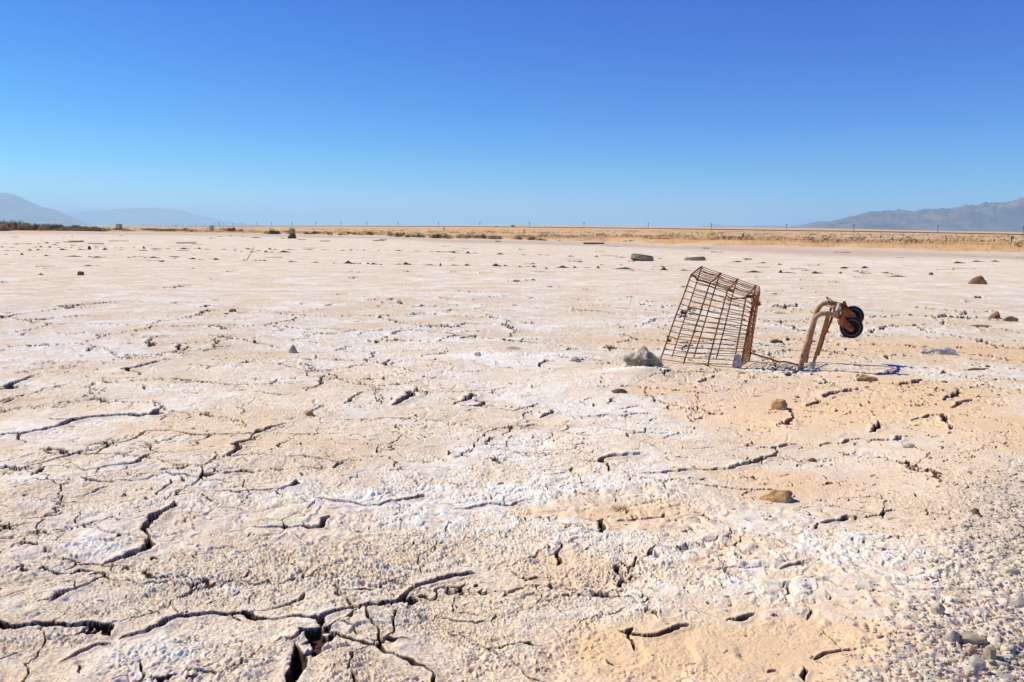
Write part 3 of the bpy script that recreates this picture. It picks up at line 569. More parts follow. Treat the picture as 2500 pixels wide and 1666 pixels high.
for k in range(0):
    s_=(k+.5)/9.; k1 = lerp(kT,kfT,s_); kb = lerp(kB,kfB,s_)
    floorm.tube([k1+Vector((.004,0,-.01)), lerp(k1,kb,.5)+Vector((.003,0,0)), kb], .0022, 6)
bar = MB(c0)
bpts = [S(640,262,YA+.02),S(690,280,YA+.04),S(720,318,YA+.05),S(800,340,YA+.04),S(880,365,YA+.04),S(1000,402,YA+.0),S(1095,437,YD+.06),S(1170,472,YD+.09)]
bar.tube(catmull(bpts,6), [.006]+[.0095]*40+[.006]*2 if False else .0085, 10, flat=Vector((0,.3,1)))
wire = MB(c0)
wire.tube(catmull([S(1075,505,YD+.10),S(1135,548,YD+.08),S(1210,552,YD+.05),S(1300,540,YD+.03),S(1420,512,YD+.1)],5), .0035, 6)
wire.tube(catmull([S(1100,590,YD+.12),S(1150,560,YD+.10),S(1320,548,YD+.05)],5), .003, 6)
tab = MB(c0); tab.prism([S(1325,518,YD+.02),S(1420,505,YD+.05),S(1425,520,YD+.05),S(1400,545,YD+.04),S(1330,545,YD+.02)], Vector((0,.012,0)))
plate = MB(c0); plate.prism([S(1185,1245,YD-.015),S(1225,1238,YD-.015),S(1262,1262,YD-.005),S(1258,1340,YD-.005),S(1250,1400,YD-.005),S(1230,1425,YD-.01),S(1165,1425,YD-.02),S(1175,1330,YD-.018)], Vector((.006,.02,0)))
post = MB(c0); post.tube([S(1375,1232,YD+W_), S(1350,1350,YD+W_)+Vector((0,0,-.03))], .006, 8)
bk = empty('basket', (0,0,0)); bk.parent = cart
for m_,nm in ((sp_near,'side_panel'),(sp_far,'side_panel'),(nosem,'front_panel'),(floorm,'floor_panel')): m_.build(nm, M_rust, bk)
bar.build('rim_bar', M_bar, bk); wire.build('bent_wire', M_rust, bk); tab.build('corner_tab', M_rust, bk); post.build('corner_post', M_plate, bk)
plate.build('salt_caked_plate', M_plate, cart, smooth=False)
rail = MB(c0); rail.tube(catmull([S(1362,1218,YD+W_), S(1500,1262,YD+W_-.10), S(1640,1305,YD+.10), S(1725,1335,YD+.04), T(215,1275,YD+.03), T(345,1303,YD+.03), T(440,1330,YD+.02)],4), .0075, 10, flat=Vector((0,1,.3)))
rail.build('frame_rail', M_rustd, cart)
YL = G(1954,903).y; YF = YL+.27
t1_ = MB(c0); t1_.tube(catmull([T(445,1470,YL),T(462,1385,YL),T(523,1130,YL),T(580,960,YL),T(628,790,YL),T(662,680,YL),T(695,605,YL),T(745,560,YL),T(815,540,YL),T(900,541,YL),T(980,560,YL),T(1060,590,YL)],5), .0145, 14)
t1_.build('frame_tube', M_tube, cart)
t2_ = MB(c0); t2_.tube(catmull([T(535,1330,YF),T(560,1180,YF),T(620,900,YF),T(672,690,YF),T(700,560,YF),T(728,485,YF),T(775,415,YF),T(850,378,YF),T(950,380,YF),T(1050,400,YF),T(1110,415,YF)],5), .0145, 14)
t2_.build('frame_tube', M_tube, cart)
br = MB(c0); br.tube(catmull([T(640,1440,YL+.03),T(655,1340,YL+.03),T(690,1210,YL+.03),T(740,1050,YL+.02),T(800,850,YL+.01),T(870,600,YL),T(880,570,YL)],4), [.0125]*9+[.009]*99 if False else .0095, 10, flat=Vector((1,0,0)))
br.build('brace_bar', M_tube, cart)
br = MB(c0); br.tube(catmull([T(690,1240,YL+.06),T(740,1080,YL+.07),T(800,930,YL+.09),T(880,770,YL+.12),T(945,610,YL+.16),T(985,480,YL+.2)],4), .0085, 10, flat=Vector((1,.2,0)))
br.lathe(T(882,815,YL+.12), Vector((1,-.3,0)), [(.007,-.008),(.007,.006),(.001,.006),(.001,-.008)], 12)
br.build('brace_bar', M_rust, cart)
br = MB(c0); br.tube([T(938,450,YF-.01),T(915,520,YF-.01),T(875,700,YF-.01),T(800,1000,YF-.05),T(735,1180,YF-.1)], .007, 8, flat=Vector((1,0,0))); br.build('brace_bar', M_rust, cart)
fo = MB(c0); fo.tube(catmull([T(645,1440,YL+.03),T(640,1370,YL+.03),T(662,1290,YL+.03)],3), .016, 12); fo.build('brace_foot', M_plate, cart)
# swivel brackets over the castors
bt = MB(c0)
bt.tube(catmull([T(862,282,YF-.06),T(935,330,YF-.06),T(1015,395,YF-.05),T(1012,440,YF-.05),T(985,470,YF-.06)],5), .0085, 8, flat=Vector((0,1,0)))
bt.tube(catmull([T(862,290,YF-.10),T(910,350,YF-.10),T(975,405,YF-.10),T(1000,450,YF-.10)],5), .0085, 8, flat=Vector((0,1,0)))
bt.tube(catmull([T(808,378,YF-.14),T(870,395,YF-.13),T(950,425,YF-.12),T(992,470,YF-.12),T(975,500,YF-.12)],5), .0085, 8, flat=Vector((0,1,0)))
bt.tube(catmull([T(808,385,YF-.17),T(870,420,YF-.17),T(940,445,YF-.17),T(985,490,YF-.17)],5), .0085, 8, flat=Vector((0,1,0)))
bt.build('bent_bracket', M_rust, cart)
ax = MB(c0); axd = Vector((.39,.92,0)).normalized()
ax.tube([T(1022,515,YL+.05), T(1058,395,YL+.14)], .0105, 12); ax.build('spacer_sleeve', M_grey, cart)
ax = MB(c0); ax.tube([T(1050,560,YL-.005), T(1040,500,YL+.05), T(1062,400,YF-.08), T(1100,400,YF+.0)], .008, 8); ax.build('cross_axle', M_rustd, cart)
M_dust = simple('dusty_grey_rubber', (.09,.10,.105), (.17,.175,.17), 20, .7)
M_rimd = simple('rusty_black_rim', (.012,.010,.010), (.07,.028,.014), 25, .7, .5,.8)
def castor(F, hub, Y_, poly, plate_pts, R_):
    ce = empty('castor', (0,0,0)); ce.parent = cart
    c_ = F(*hub, Y_); wd = .030
    fk = MB(c0)
    for s_ in (-1,1):
        off = axd*(.021*s_)
        fk.prism([F(u,v,Y_)+off for u,v in poly], axd*.003)
    a,b_ = [F(u,v,Y_) for u,v in plate_pts]; d_ = (b_-a).normalized(); nrm = d_.cross(axd).normalized()
    q = [a-axd*.026, a+axd*.026, b_+axd*.026, b_-axd*.026]
    fk.prism(q, nrm*.004)
    q2 = [F(u,v,Y_) for u,v in poly[:1]+poly[-1:]]
    fk.prism([q2[0]-axd*.0225,q2[0]+axd*.0225,q2[1]+axd*.0225,q2[1]-axd*.0225], nrm*.003)
    fk.build('fork', M_rust, ce, smooth=False)
    ty = MB(c0); ty.lathe(c_, axd, [(R_*.62,-wd*.30),(R_*.66,-wd*.46),(R_*.80,-wd*.44),(R_*.84,-wd*.36),(R_*.88,-wd*.46),(R_*.95,-wd*.42),(R_*.995,-wd*.22),(R_,0),(R_*.995,wd*.22),(R_*.95,wd*.42),(R_*.88,wd*.46),(R_*.66,wd*.46),(R_*.62,wd*.30)], 56)
    ty.build('tyre', M_rubber, ce)
    rm = MB(c0); rm.lathe(c_, axd, [(.006,-wd*.18),(R_*.25,-wd*.22),(R_*.45,-wd*.05),(R_*.63,-wd*.32),(R_*.63,wd*.32),(R_*.45,wd*.05),(R_*.25,wd*.22),(.006,wd*.18)], 48)
    rm.build('rim', M_rimd, ce)
    gr_ = MB(c0)
    for q_ in (-1,1): gr_.lathe(c_+axd*(wd*.44*q_), axd, [(R_*.70,-.0012),(R_*.745,-.0012),(R_*.745,.0012),(R_*.70,.0012)], 48)
    gr_.build('tyre_ring', M_dust, ce)
    hb = MB(c0); hb.lathe(c_, axd, [(.0005,-.031),(.007,-.031),(.0085,-.027),(.0085,-.0235),(.005,-.0235),(.005,.0235),(.0085,.0235),(.0085,.030),(.0005,.030)], 14)
    hb.lathe(c_-axd*.0235, axd, [(.0005,-.001),(.013,-.001),(.013,.0012),(.0005,.0012)], 20)
    hb.build('axle_bolt', M_rust, ce); return ce
castor(T, (1245,752), YL, [(1105,505),(1132,520),(1150,590),(1195,655),(1250,700),(1285,738),(1283,775),(1255,808),(1225,808),(1150,760),(1050,705),(1040,680),(1070,580)], [(1090,478),(1030,660)], .0655)
castor(T, (1268,580), YF, [(1132,352),(1160,352),(1172,400),(1192,440),(1250,500),(1300,540),(1318,585),(1300,625),(1262,640),(1180,600),(1105,540),(1080,480),(1098,400)], [(1125,352),(1062,520)], .0655)

# ------------------------------------------------------------------ rocks, tufts, tyres
from mathutils import noise as mn
def rock_mesh(name, dims, seed, sub=3, cuts=5, rough=.18, flatb=-.35, peak=0):
    rr = random.Random(seed); bm = bmesh.new(); bmesh.ops.create_icosphere(bm, subdivisions=sub, radius=1)
    pl = [(Vector((rr.gauss(0,1),rr.gauss(0,1),rr.gauss(.2,.8))).normalized(), rr.uniform(.55,.85)) for _ in range(cuts)]
    o_ = Vector((seed*3.7,seed*1.3,0))
    for v in bm.verts:
        p = v.co.copy()
        for nn_,d in pl:
            k = p.dot(nn_)
            if k > d: p -= nn_*(k-d)*.9
        p *= 1+rough*(mn.noise(p*1.7+o_)+.5*mn.noise(p*4+o_)+.3*mn.noise(p*9+o_))
        p.z = max(p.z, flatb)
        if peak: p.z = flatb+(p.z-flatb)*max(.12,1-peak*abs(p.x-.1))*1.15
        v.co = Vector((p.x*dims[0]/1.7, p.y*dims[1]/1.7, (p.z-flatb)*dims[2]/1.25))
    me_ = bpy.data.meshes.new(name); bm.to_mesh(me_); bm.free()
    me_.polygons.foreach_set('use_smooth',[True]*len(me_.polygons)); me_.set_sharp_from_angle(angle=R(28)); return me_
def pxsize(px, py, wpx): g = G(px,py); return g, wpx/FPX*g.y*1.0
def rock(px, py, wpx, hpx, mat, label, seed, depth=.8, name='rock', cat='rock', rz=None, group=None, sub=3, sink=.12, **k):
    g, W = pxsize(px,py,wpx); Hh = hpx/FPX*g.y
    me_ = rock_mesh(name, (W, W*depth, Hh*1.1), seed, sub, **k)
    z = Zavg(g.x, g.y+W*depth*.25, W*.4) if g.length < 30 else H(g.x,g.y)
    o = obj(name, me_, mat, None, (g.x, g.y+W*depth*.35, float(z)-Hh*sink)); o.rotation_euler = (0,0,rz if rz is not None else 0)
    return tag(o, label, cat, group)
rock(1903,1228,84,27,M_tan,'largest tan rock, pale topped with brown underside, nearest one in front of the cart',11,.55,rough=.22)
rock(1905,1001,46,24,M_tan,'tan angular rock lying beside a short crack below the cart',5,.6)
rock(2120,931,44,18,M_tan,'flat notched tan rock just right of the cart legs and wheels',8,.5,rough=.25)
rock(1405,884,27,13,M_greyst,'small dark grey rock left of the salt-crusted grass tuft',12,.7)
rock(714,862,19,17,M_greyst,'small pointed grey stone standing alone on the left of the flat',15,.7,cuts=6,peak=.25)
rock(754,1016,18,12,M_tan,'small tan chunk at the end of a short straight crack, left of centre',21,.6)
rock(1166,870,17,9,M_greyst,'small grey stone on a white salt patch left of the centre',23,.7)
rock(1512,963,34,9,M_brown,'flat brown crust flake lying below the salt-crusted grass tuft',25,.5)
rock(2391,694,38,23,M_brown,'triangular brown rock in front of the far salt patch at right',31,.6,cuts=5,rough=.12,peak=.65)
rock(2436,779,36,19,M_brown,'brown wedge rock near the right edge with a low slab against it',35,.6,cuts=5,peak=.5)
rock(2468,785,34,10,M_brown,'low brown slab leaning on the wedge rock near the right edge',36,.5)
rock(193,673,17,10,M_clod,'rounded dark rock alone on the flat at far left',41,.8)
rock(98,672,10,4,M_clod,'small flat dark stone left of the rounded dark rock',42,.8)
rock(568,763,17,8,M_brown,'small dark red-brown stone in the left middle of the flat',44,.6)
rock(2385,1259,22,17,M_brown,'dark brown round pebble above the gravel at the right edge',47,.8,cuts=3)
rock(2378,1586,74,22,M_oliv,'long flat olive slate lying in the gravel in the right corner',49,.4,flatb=-.2)
rock(2478,1412,38,17,M_greyst,'flat pale grey stone in the gravel near the right edge',53,.5)
rock(2490,1492,40,26,M_greyst,'dark grey striped stone in the gravel at the right edge',54,.6)
rock(2388,1652,38,30,M_greyst,'rounded grey stone in the bottom right corner of the gravel',57,.8,cuts=2)
rock(2418,1628,32,36,M_oliv,'pale olive stone behind the rounded grey stone in the right corner',58,.8)
rock(2330,1585,40,28,M_greyst,'grey-brown flat stone left of the long olive slate',60,.7)
rock(2372,1612,30,22,M_pebA,'reddish stone just below the long olive slate',61,.8)
rock(2290,1508,34,26,M_greyst,'grey lump at the left border of the gravel patch',63,.8)
rock(2222,1092,30,9,M_pebB,'thin whitish shell lying at the end of a long crack at right',66,.6)
rock(2310,866,52,16,M_plate,'pale lumpy salt mound to the right of the cart wheels',68,.5,rough=.3)
rock(2262,864,24,10,M_plate,'smaller pale salt lump beside the lumpy salt mound',69,.6,rough=.3)
rock(1898,838,26,8,M_clod,'dark grey crust flake seen between the basket and the legs',71,.6)
rock(2398,798,44,5,M_brown,'flat red-brown crust flake below the wedge rock at right',72,.5,rough=.3)
rock(2392,905,44,7,M_brown,'rough red-brown crust ridge at right beyond the orange patch',73,.4,rough=.35)
rock(1984,1127,20,9,M_brown,'small pointed red-brown stone on white salt above the largest tan rock',75,.6)
rock(2272,693,0.1,0.1,M_brown,'x',1) if False else None
rock(2275,672,9,6,M_brown,'tiny brown stone on the white far salt patch at right',77,.8)
rock(1541,1250,0,0,M_tan,'x',1) if False else None
rock(712,583,20,13,M_clod,'steep dark heap of earth at the far edge of the flat, left of centre',80,.7,cuts=3,rough=.4,peak=.6)
rock(155,609,0,0,M_tan,'x',1) if False else None
rock(217,610,8,9,M_clod,'dark stub standing in the rows of broken mud at far left',83,.7)
rock(2262,861,0,0,M_tan,'x',1) if False else None

def blades(mb, base, n_, rad, hgt, wid, rr, lean=.6, seg=2, centre=None):
    for _ in range(n_):
        a = rr.uniform(0,2*math.pi); q = rad*math.sqrt(rr.random()); p = base+Vector((math.cos(a)*q, math.sin(a)*q, 0))
        hh = hgt*rr.uniform(.5,1)*(1-.55*(q/rad)**1.5); la = rr.uniform(0,2*math.pi)
        dirv = Vector((math.cos(a)*q/rad*lean*1.3+math.cos(la)*lean*.5, math.sin(a)*q/rad*lean*1.3+math.sin(la)*lean*.5, 1)).normalized()
        sd = Vector((-math.sin(la),math.cos(la),0))*wid
        m_ = p+dirv*hh*.6; e = p+dirv*hh+Vector((math.cos(a),math.sin(a),-.25))*hh*.22
        mb.add([p-sd,p+sd,m_+sd*.8,m_-sd*.8,e],[[0,1,2,3],[3,2,4]])
rr_ = random.Random(9)
g = G(1572,904); Wt = .135
tf = MB((g.x,g.y+.06,Zavg(g.x,g.y+.06)-.01))
blades(tf, Vector((g.x,g.y+.06,Zavg(g.x,g.y+.06)+.025)), 3000, .095, .085, .0012, rr_, .75)
o = tf.build('grass_tuft', M_tuft, None, False, (g.x,g.y+.06,Zavg(g.x,g.y+.06)-.01)); tag(o,'salt-crusted dry grass tuft standing left of the cart basket','grass tuft','dead grass tufts on the salt')
mo = rock_mesh('core',(.20,.15,.10),92,4,3,.40,peak=.55); obj('salt_core', mo, simple('grey_salt_lump',(.20,.15,.10),(.42,.35,.24),30,.95,.35,.65,.8,.006,c3=(.7,.66,.6),s3=18), o, (0,0,-.005))
for (px,py,wpx,hpx,lab) in ((1253,852,34,14,'small grey dead tuft on the flat left of the basket'),(1905,766,26,11,'dark flattened tuft between basket and wheels on the flat'),(1520,1246,75,24,'pale blond dry grass wisp lying on orange crust in the foreground'),(640,1276,26,12,'tiny dead tuft in the left foreground')):
    g,W = pxsize(px,py,wpx); z=Zavg(g.x,g.y); q=MB((g.x,g.y,z)); blades(q,Vector((g.x,g.y,z-.003)),260,W/2,hpx/FPX*g.y,.0008,rr_,1.1)
    tag(q.build('grass_tuft', M_ldry if 'blond' in lab else M_tuft, None, False, (g.x,g.y,z)), lab,'grass tuft','dead grass tufts on the salt')

def tyre(px, py, wpx, tiltx, tilty, sink, label):
    g = G(px,py); Ro = wpx/FPX*g.y/2; wd = Ro*.56
    e = empty('car_tyre', (g.x, g.y+Ro, float(H(g.x,g.y+Ro))+wd*.5-sink)); tag(e, label, 'tyre', 'discarded car tyres')
    m_ = MB((0,0,0)); z=Vector((0,0,1)); h=wd/2
    rc=Ro*.80; ra=Ro*.195; prof=[]
    for k in range(25):
        a=math.radians(-128+256*k/24); ca,sa_=math.cos(a),math.sin(a)
        prof.append((rc+ra*math.copysign(abs(ca)**.95,ca), h*math.copysign(abs(sa_)**1.0,sa_)))
    prof += [(rc-ra*.35,h*.7),(rc+ra*.6,h*.5),(rc+ra*.6,-h*.5),(rc-ra*.35,-h*.7)]
    m_.lathe(Vector((0,0,0)), z, prof, 72); m_.build('sidewall', M_tyre, e)
    t_ = MB((0,0,0)); pr3=[]
    for k in range(4):
        z0=-h*.50+k*h*.26; ed=ra*(.03 if k in (0,3) else 0)
        pr3 += [(Ro*.982-ed,z0),(Ro*1.003-ed,z0+.008),(Ro*1.003-ed,z0+h*.19),(Ro*.982-ed,z0+h*.2)]
    t_.lathe(Vector((0,0,0)), z, [(Ro*.95,-h*.52)]+pr3+[(Ro*.95,h*.54)],72); t_.build('tread', M_tread, e)
    e.rotation_euler = (tiltx,tilty,0); return e
tyre(1572,638,57,R(-3),R(8),.015,'car tyre lying on the salt flat, the thicker, left one of the two')
tyre(1702,637,52,R(-2),R(-4),.08,'car tyre sunk almost flat in the crust, lower right one of the two')

# rows of broken mud crust: (first x, last x, y, height) in zoomed views
vs = {0:(0,520,5.602,[(40,125,420,6),(190,250,425,4),(315,430,423,5),(500,560,425,8),(590,690,415,12),(740,825,411,5),(895,940,405,5),(690,790,436,6),(940,1040,445,6),(1090,1130,456,6),(1280,1360,460,4),(1380,1460,464,4),
 (5,50,470,14),(100,220,474,4),(440,520,473,6),(530,600,470,16),(650,705,472,16),(760,860,478,6),(880,910,473,6),(955,1010,479,7),(1040,1095,480,6),(1285,1350,480,5),(1395,1475,503,22),(1555,1600,483,6),(1640,1700,477,5),(1800,1860,478,6),(1945,1985,487,26),(2050,2200,488,8),(2270,2335,490,6),
 (30,130,518,5),(170,200,517,6),(220,250,515,8),(360,450,515,14),(480,590,511,14),(620,670,512,5),(800,910,506,14),(1050,1180,506,14),(1610,1740,507,6),(1890,2010,512,5),(2070,2215,509,8),
 (40,120,568,8),(270,320,575,22),(600,685,588,14),(870,1115,598,12),(1190,1270,602,8),(1285,1385,605,12),(1735,1810,611,10),(1950,2000,617,8),(2040,2195,617,18),(860,880,346,8),(975,995,327,7),(1625,1705,313,6)]),
 1:(400,520,5.602,[(20,95,491,5),(205,350,495,14),(420,450,495,10),(460,510,493,18),(520,620,499,6),(160,330,514,6),(770,880,502,5),(930,1020,502,4),(1100,1250,499,14),(1250,1340,517,5),(1420,1480,499,16),(1500,1545,501,10),(1660,1800,503,8),(1910,2035,506,8),(2150,2290,508,6),
 (950,990,525,10),(1040,1080,527,8),(1160,1310,534,4),(1360,1425,539,20),(1430,1525,540,8),(1590,1730,541,26),(130,180,627,8),(335,430,632,18),(465,540,638,8),(600,660,632,6),(655,760,642,18),(1080,1135,651,12),(1210,1300,654,4),(1300,1350,652,8),(1355,1410,658,16),(1690,1825,670,12),(2000,2120,681,12),(2310,2353,690,10),
 (720,810,325,6),(885,940,318,5),(1040,1140,325,6),(1140,1360,341,9),(1590,1690,348,7),(610,705,349,10)]),
 2:(800,520,5.602,[(180,240,512,4),(290,340,513,14),(390,425,510,8),(465,530,514,8),(680,720,517,6),(790,815,520,5),(910,1030,520,10),(1150,1290,525,6),(1400,1440,528,8),(1465,1600,532,4),(1690,1750,545,18),(1765,1800,547,6),(1885,1960,552,20),(1970,2060,555,7),
 (65,115,688,10),(210,345,692,30),(525,580,698,14),(590,690,704,20),(710,750,711,12),(920,1010,705,12),(1030,1150,709,32),(1320,1490,715,10),(1520,1565,722,28),(1670,1860,718,10),(1865,1940,718,18)]),
 3:(1200,520,5.348,[(60,175,542,14),(390,470,550,5),(610,660,550,8),(670,770,557,4),(1000,1090,570,12),(1345,1405,572,14),(1615,1640,577,8),(1665,1770,582,7),(2165,2230,599,6),(0,130,696,26),(155,215,694,16),(350,405,707,14),(430,520,703,6),(530,595,708,20),(700,740,732,20),(845,1025,718,22),(1065,1130,721,22),(1175,1310,719,6),(1370,1420,723,26),(1415,1475,683,12),(1670,1735,683,7),(1580,1840,737,24),(1920,1955,742,10),(2095,2115,740,9),(2200,2310,745,28)]),
 4:(1660,460,2.801,[(5,85,562,7),(445,580,575,10),(675,710,577,15),(710,800,578,4),(905,980,581,12),(1085,1110,581,12),(1225,1320,581,5),(1380,1460,580,6),(1430,1570,604,7),(1705,1730,588,13),(1095,1160,543,6),(1240,1300,545,10),(1880,1960,512,12),(2010,2090,500,6),(540,590,510,6),(670,705,521,8),(360,450,503,5),(2130,2190,500,5)])}
clod_me = []
for k in range(9):
    rr2=random.Random(200+k); bm=bmesh.new(); bmesh.ops.create_icosphere(bm,subdivisions=3,radius=1); o_=Vector((k*5.1,2,0)); pk=rr2.uniform(-.5,.5)
    for v in bm.verts:
        p=v.co.copy(); env=.45+.6*math.exp(-((p.x-pk)/.35)**2)+.3*mn.noise(Vector((p.x*4,k*3.1,0)))
        p.y*=.6+.3*mn.noise(p*3+o_); p*=1+.16*mn.noise(p*3+o_)+.12*mn.noise(p*8+o_)
        p.z=max(p.z,-.2)*max(env,.15); v.co=Vector((p.x*.5,p.y*.5,p.z))
    m2=bpy.data.meshes.new('mud_clod'); bm.to_mesh(m2); bm.free(); m2.materials.append(M_clod); clod_me.append(m2)
nc_=0
for k,(x0,y0,sc,lst) in vs.items():
    for (a,b_,v,hh) in lst:
        cx=x0+(a+b_)/2/sc; cy=y0+(v+2)/sc; g=G(cx,cy); W=(b_-a)/sc/FPX*g.y*1.1; Hh=max(hh*1.45,9)/sc/FPX*g.y
        dp = max(min(W*.45,.5),Hh*1.2)
        o=obj('mud_clod', clod_me[nc_%9], None, None, (g.x,g.y+dp*.3,float(H(g.x,g.y))-Hh*.1)); o.scale=(W,dp,Hh); nc_+=1
        size = 'tall lump' if hh>=20 else ('low lump' if hh>=12 else 'thin flake')
        row = 'nearest' if v/sc+y0 > hzpx(cx)+68 else ('middle' if v/sc+y0 > hzpx(cx)+42 else 'farthest')
        side_ = 'left of the basket' if cx<1600 else 'right of the basket'
        if cx<820: side_ = 'at far left'
        tag(o, f'{size} of mud in the {row} row {side_}', 'mud clod', f'{size}s of mud, {row} row, {side_}')
o=obj('plank', None, None) if False else None
g0=at(1422,46); g1=at(1471,45.6); mb=MB(g0); mb.box((g0+g1)/2+Vector((0,0,.05)), (g1-g0).length, .18, .09); tag(mb.build('plank',M_wood,None,False,g0),'weathered plank lying at the far edge of the flat left of the tyres','plank')

# ------------------------------------------------------------------ gravel (uncountable) and the larger single stones in it
def ico(sub):
    bm=bmesh.new(); bmesh.ops.create_icosphere(bm,subdivisions=sub,radius=1); V=np.array([v.co[:] for v in bm.verts]); F=np.array([[v.index for v in f.verts] for f in bm.faces]); bm.free(); return V,F
IV,IF=ico(1); IV2,IF2=ico(2)
gm = gravel
def scatter(n_, pxr, pyr, mind, szf, mat, name, label, kind, seed, zs=.6):
    r3=np.random.default_rng(seed); VV=[];FF=[];k=0
    px=r3.uniform(*pxr,n_*6); py=r3.uniform(*pyr,n_*6)
    for a,b_ in zip(px,py):
        d_=ray(a,b_); t_=EYE/-d_.z; x,y=d_.x*t_,d_.y*t_
        i=min(int(np.searchsorted(RRl,math.hypot(x,y))),nr-1); j=min(int(np.searchsorted(THl,math.atan2(x,y))),nc-1)
        pr_=mind(i,j,x,y)
        if r3.random()>pr_: continue
        s_=szf(r3); ang=r3.uniform(0,6.28); ca,sa_=math.cos(ang),math.sin(ang)
        q=IV*(1+r3.uniform(-.42,.42,(len(IV),1)))*np.array([s_*r3.uniform(.8,1.4),s_*r3.uniform(.6,1),s_*r3.uniform(.35,.8)*zs/.6])
        q=np.stack([q[:,0]*ca-q[:,1]*sa_,q[:,0]*sa_+q[:,1]*ca,q[:,2]],1)+np.array([x,y,Z[i,j]-s_*.05])
        VV.append(q); FF.append(IF+k*len(IV)); k+=1
        if k>=n_: break
    me_=np_mesh(name,np.concatenate(VV),np.concatenate(FF)); o=obj(name,me_,mat); tag(o,label,'gravel' if kind else None,None,kind); return o
inside=lambda i,j,x,y: gm[i,j]
scatter(1700,(2020,2560),(980,1700),inside,lambda r3:.0022+.0045*r3.random()**3,M_pebA,'gravel','reddish brown gravel strewn over the salt at the right edge','stuff',1)
scatter(2300,(2020,2560),(980,1700),inside,lambda r3:.0022+.006*r3.random()**3,M_pebB,'gravel','pale buff gravel strewn over the salt at the right edge','stuff',2)
scatter(500,(2020,2560),(980,1700),inside,lambda r3:.003+.006*r3.random()**3,M_greyst,'gravel','grey gravel mixed into the pale gravel at the right edge','stuff',3)
def anyw(i,j,x,y): return float(.12+.9*np.clip((x/max(y,.1)-.1)*1.2,0,1))*(.25 if math.hypot(x,y)>12 else 1)
scatter(1300,(-20,2520),(760,1666),anyw,lambda r3:.0015+.005*r3.random()**4,M_pebA,'crust_crumbs','red-brown crumbs of crust scattered thinly over the salt flat','stuff',4)
scatter(200,(1300,2520),(690,980),anyw,lambda r3:.004+.011*r3.random()**4,M_brown,'crust_crumbs','dark crust crumbs scattered on the far right of the flat','stuff',5)
peb=[rock_mesh('stone',(1,.8,.5),300+k,3,8,.25) for k in range(8)]
mats=[M_pebA,M_pebB,M_greyst,M_oliv,M_pebA]; variants={}
r4=random.Random(17); cnt=0
names_={0:('reddish','reddish stones in the gravel'),1:('buff','buff stones in the gravel'),2:('grey','grey stones in the gravel'),3:('olive','olive stones in the gravel'),4:('reddish','reddish stones in the gravel')}
while cnt<110:
    px=r4.uniform(2080,2510); py=r4.uniform(1100,1670); d_=ray(px,py); t_=EYE/-d_.z; x,y=d_.x*t_,d_.y*t_
    i=min(int(np.searchsorted(RRl,math.hypot(x,y))),nr-1); j=min(int(np.searchsorted(THl,math.atan2(x,y))),nc-1)
    if r4.random()>gm[i,j]**2: continue
    k=r4.randrange(5); key=(k,cnt%8)
    if key not in variants:
        m3=peb[cnt%8].copy(); m3.materials.clear(); m3.materials.append(mats[k]); variants[key]=m3
    s_=r4.uniform(.008,.015) if r4.random()<.8 else r4.uniform(.015,.026)
    o=obj('stone',variants[key],None,None,(x,y,float(Z[i,j])-s_*.22)); o.scale=(s_*r4.uniform(.8,1.4),s_,s_*r4.uniform(.5,1)); o.rotation_euler=(0,0,r4.uniform(0,6.28)); cnt+=1
    pos='at the upper end of the gravel' if py<1350 else 'in the bottom right gravel'
    tag(o,f'small {names_[k][0]} stone {pos}','stone',f'small {names_[k][1]}, {pos}')

# ------------------------------------------------------------------ bushes, grass and plain
def leafcloud(rr, n_, w_, h_, leaf, dens_top=True):
    mb=MB()
    lobes=[(Vector((rr.uniform(-.38,.38)*w_,rr.uniform(-.3,.3)*w_,0)),rr.uniform(.22,.42)*w_,h_*rr.uniform(.6,1)) for _ in range(5)]
    for _ in range(n_):
        c_,rad,hh=rr.choice(lobes); a=rr.uniform(0,6.283); u=rr.random()**.5; el=rr.uniform(0,1)
        p=c_+Vector((math.cos(a)*rad*u*math.sqrt(max(0,1-el**2*.9)),math.sin(a)*rad*u*math.sqrt(max(0,1-el**2*.9)),hh*el*rr.uniform(.7,1.02)))
        d1=Vector((rr.gauss(0,1),rr.gauss(0,1),rr.gauss(.3,1))).normalized(); d2=d1.orthogonal().normalized()
        s_=leaf*rr.uniform(.5,1.3); mb.add([p,p+d1*s_*1.8+d2*s_*.3,p+d2*s_*.8],[[0,1,2]])
    me_=bpy.data.meshes.new('shrub'); me_.from_pydata(mb.v,[],mb.f); me_.update(); return me_
LM={'green':M_lgreen,'olive':M_lolive,'dry':M_ldry,'brown':M_lbrown}
CL={}
for nm,mt in LM.items():
    for k in range(4):
        m4=leafcloud(random.Random(k*7+len(nm)),850,1.0,1.0,.06); m4.materials.append(mt); CL[nm,k]=m4
cn=0
def bush(px, r_, wpx, hpx, kind, label, group, yoff=0):
    global cn
    p=at(px,r_); W=wpx/FPX*r_; Hh=hpx/FPX*r_; o=obj('shrub',CL[kind,cn%4],None,None,(p.x,p.y,p.z-.02)); cn+=1
    o.scale=(W,max(W*.8,.3),Hh); o.rotation_euler=(0,0,rr_.uniform(0,6.28) if W<Hh*3 else rr_.choice((0,3.14159))); return tag(o,label,'shrub',group)
r5=random.Random(23)
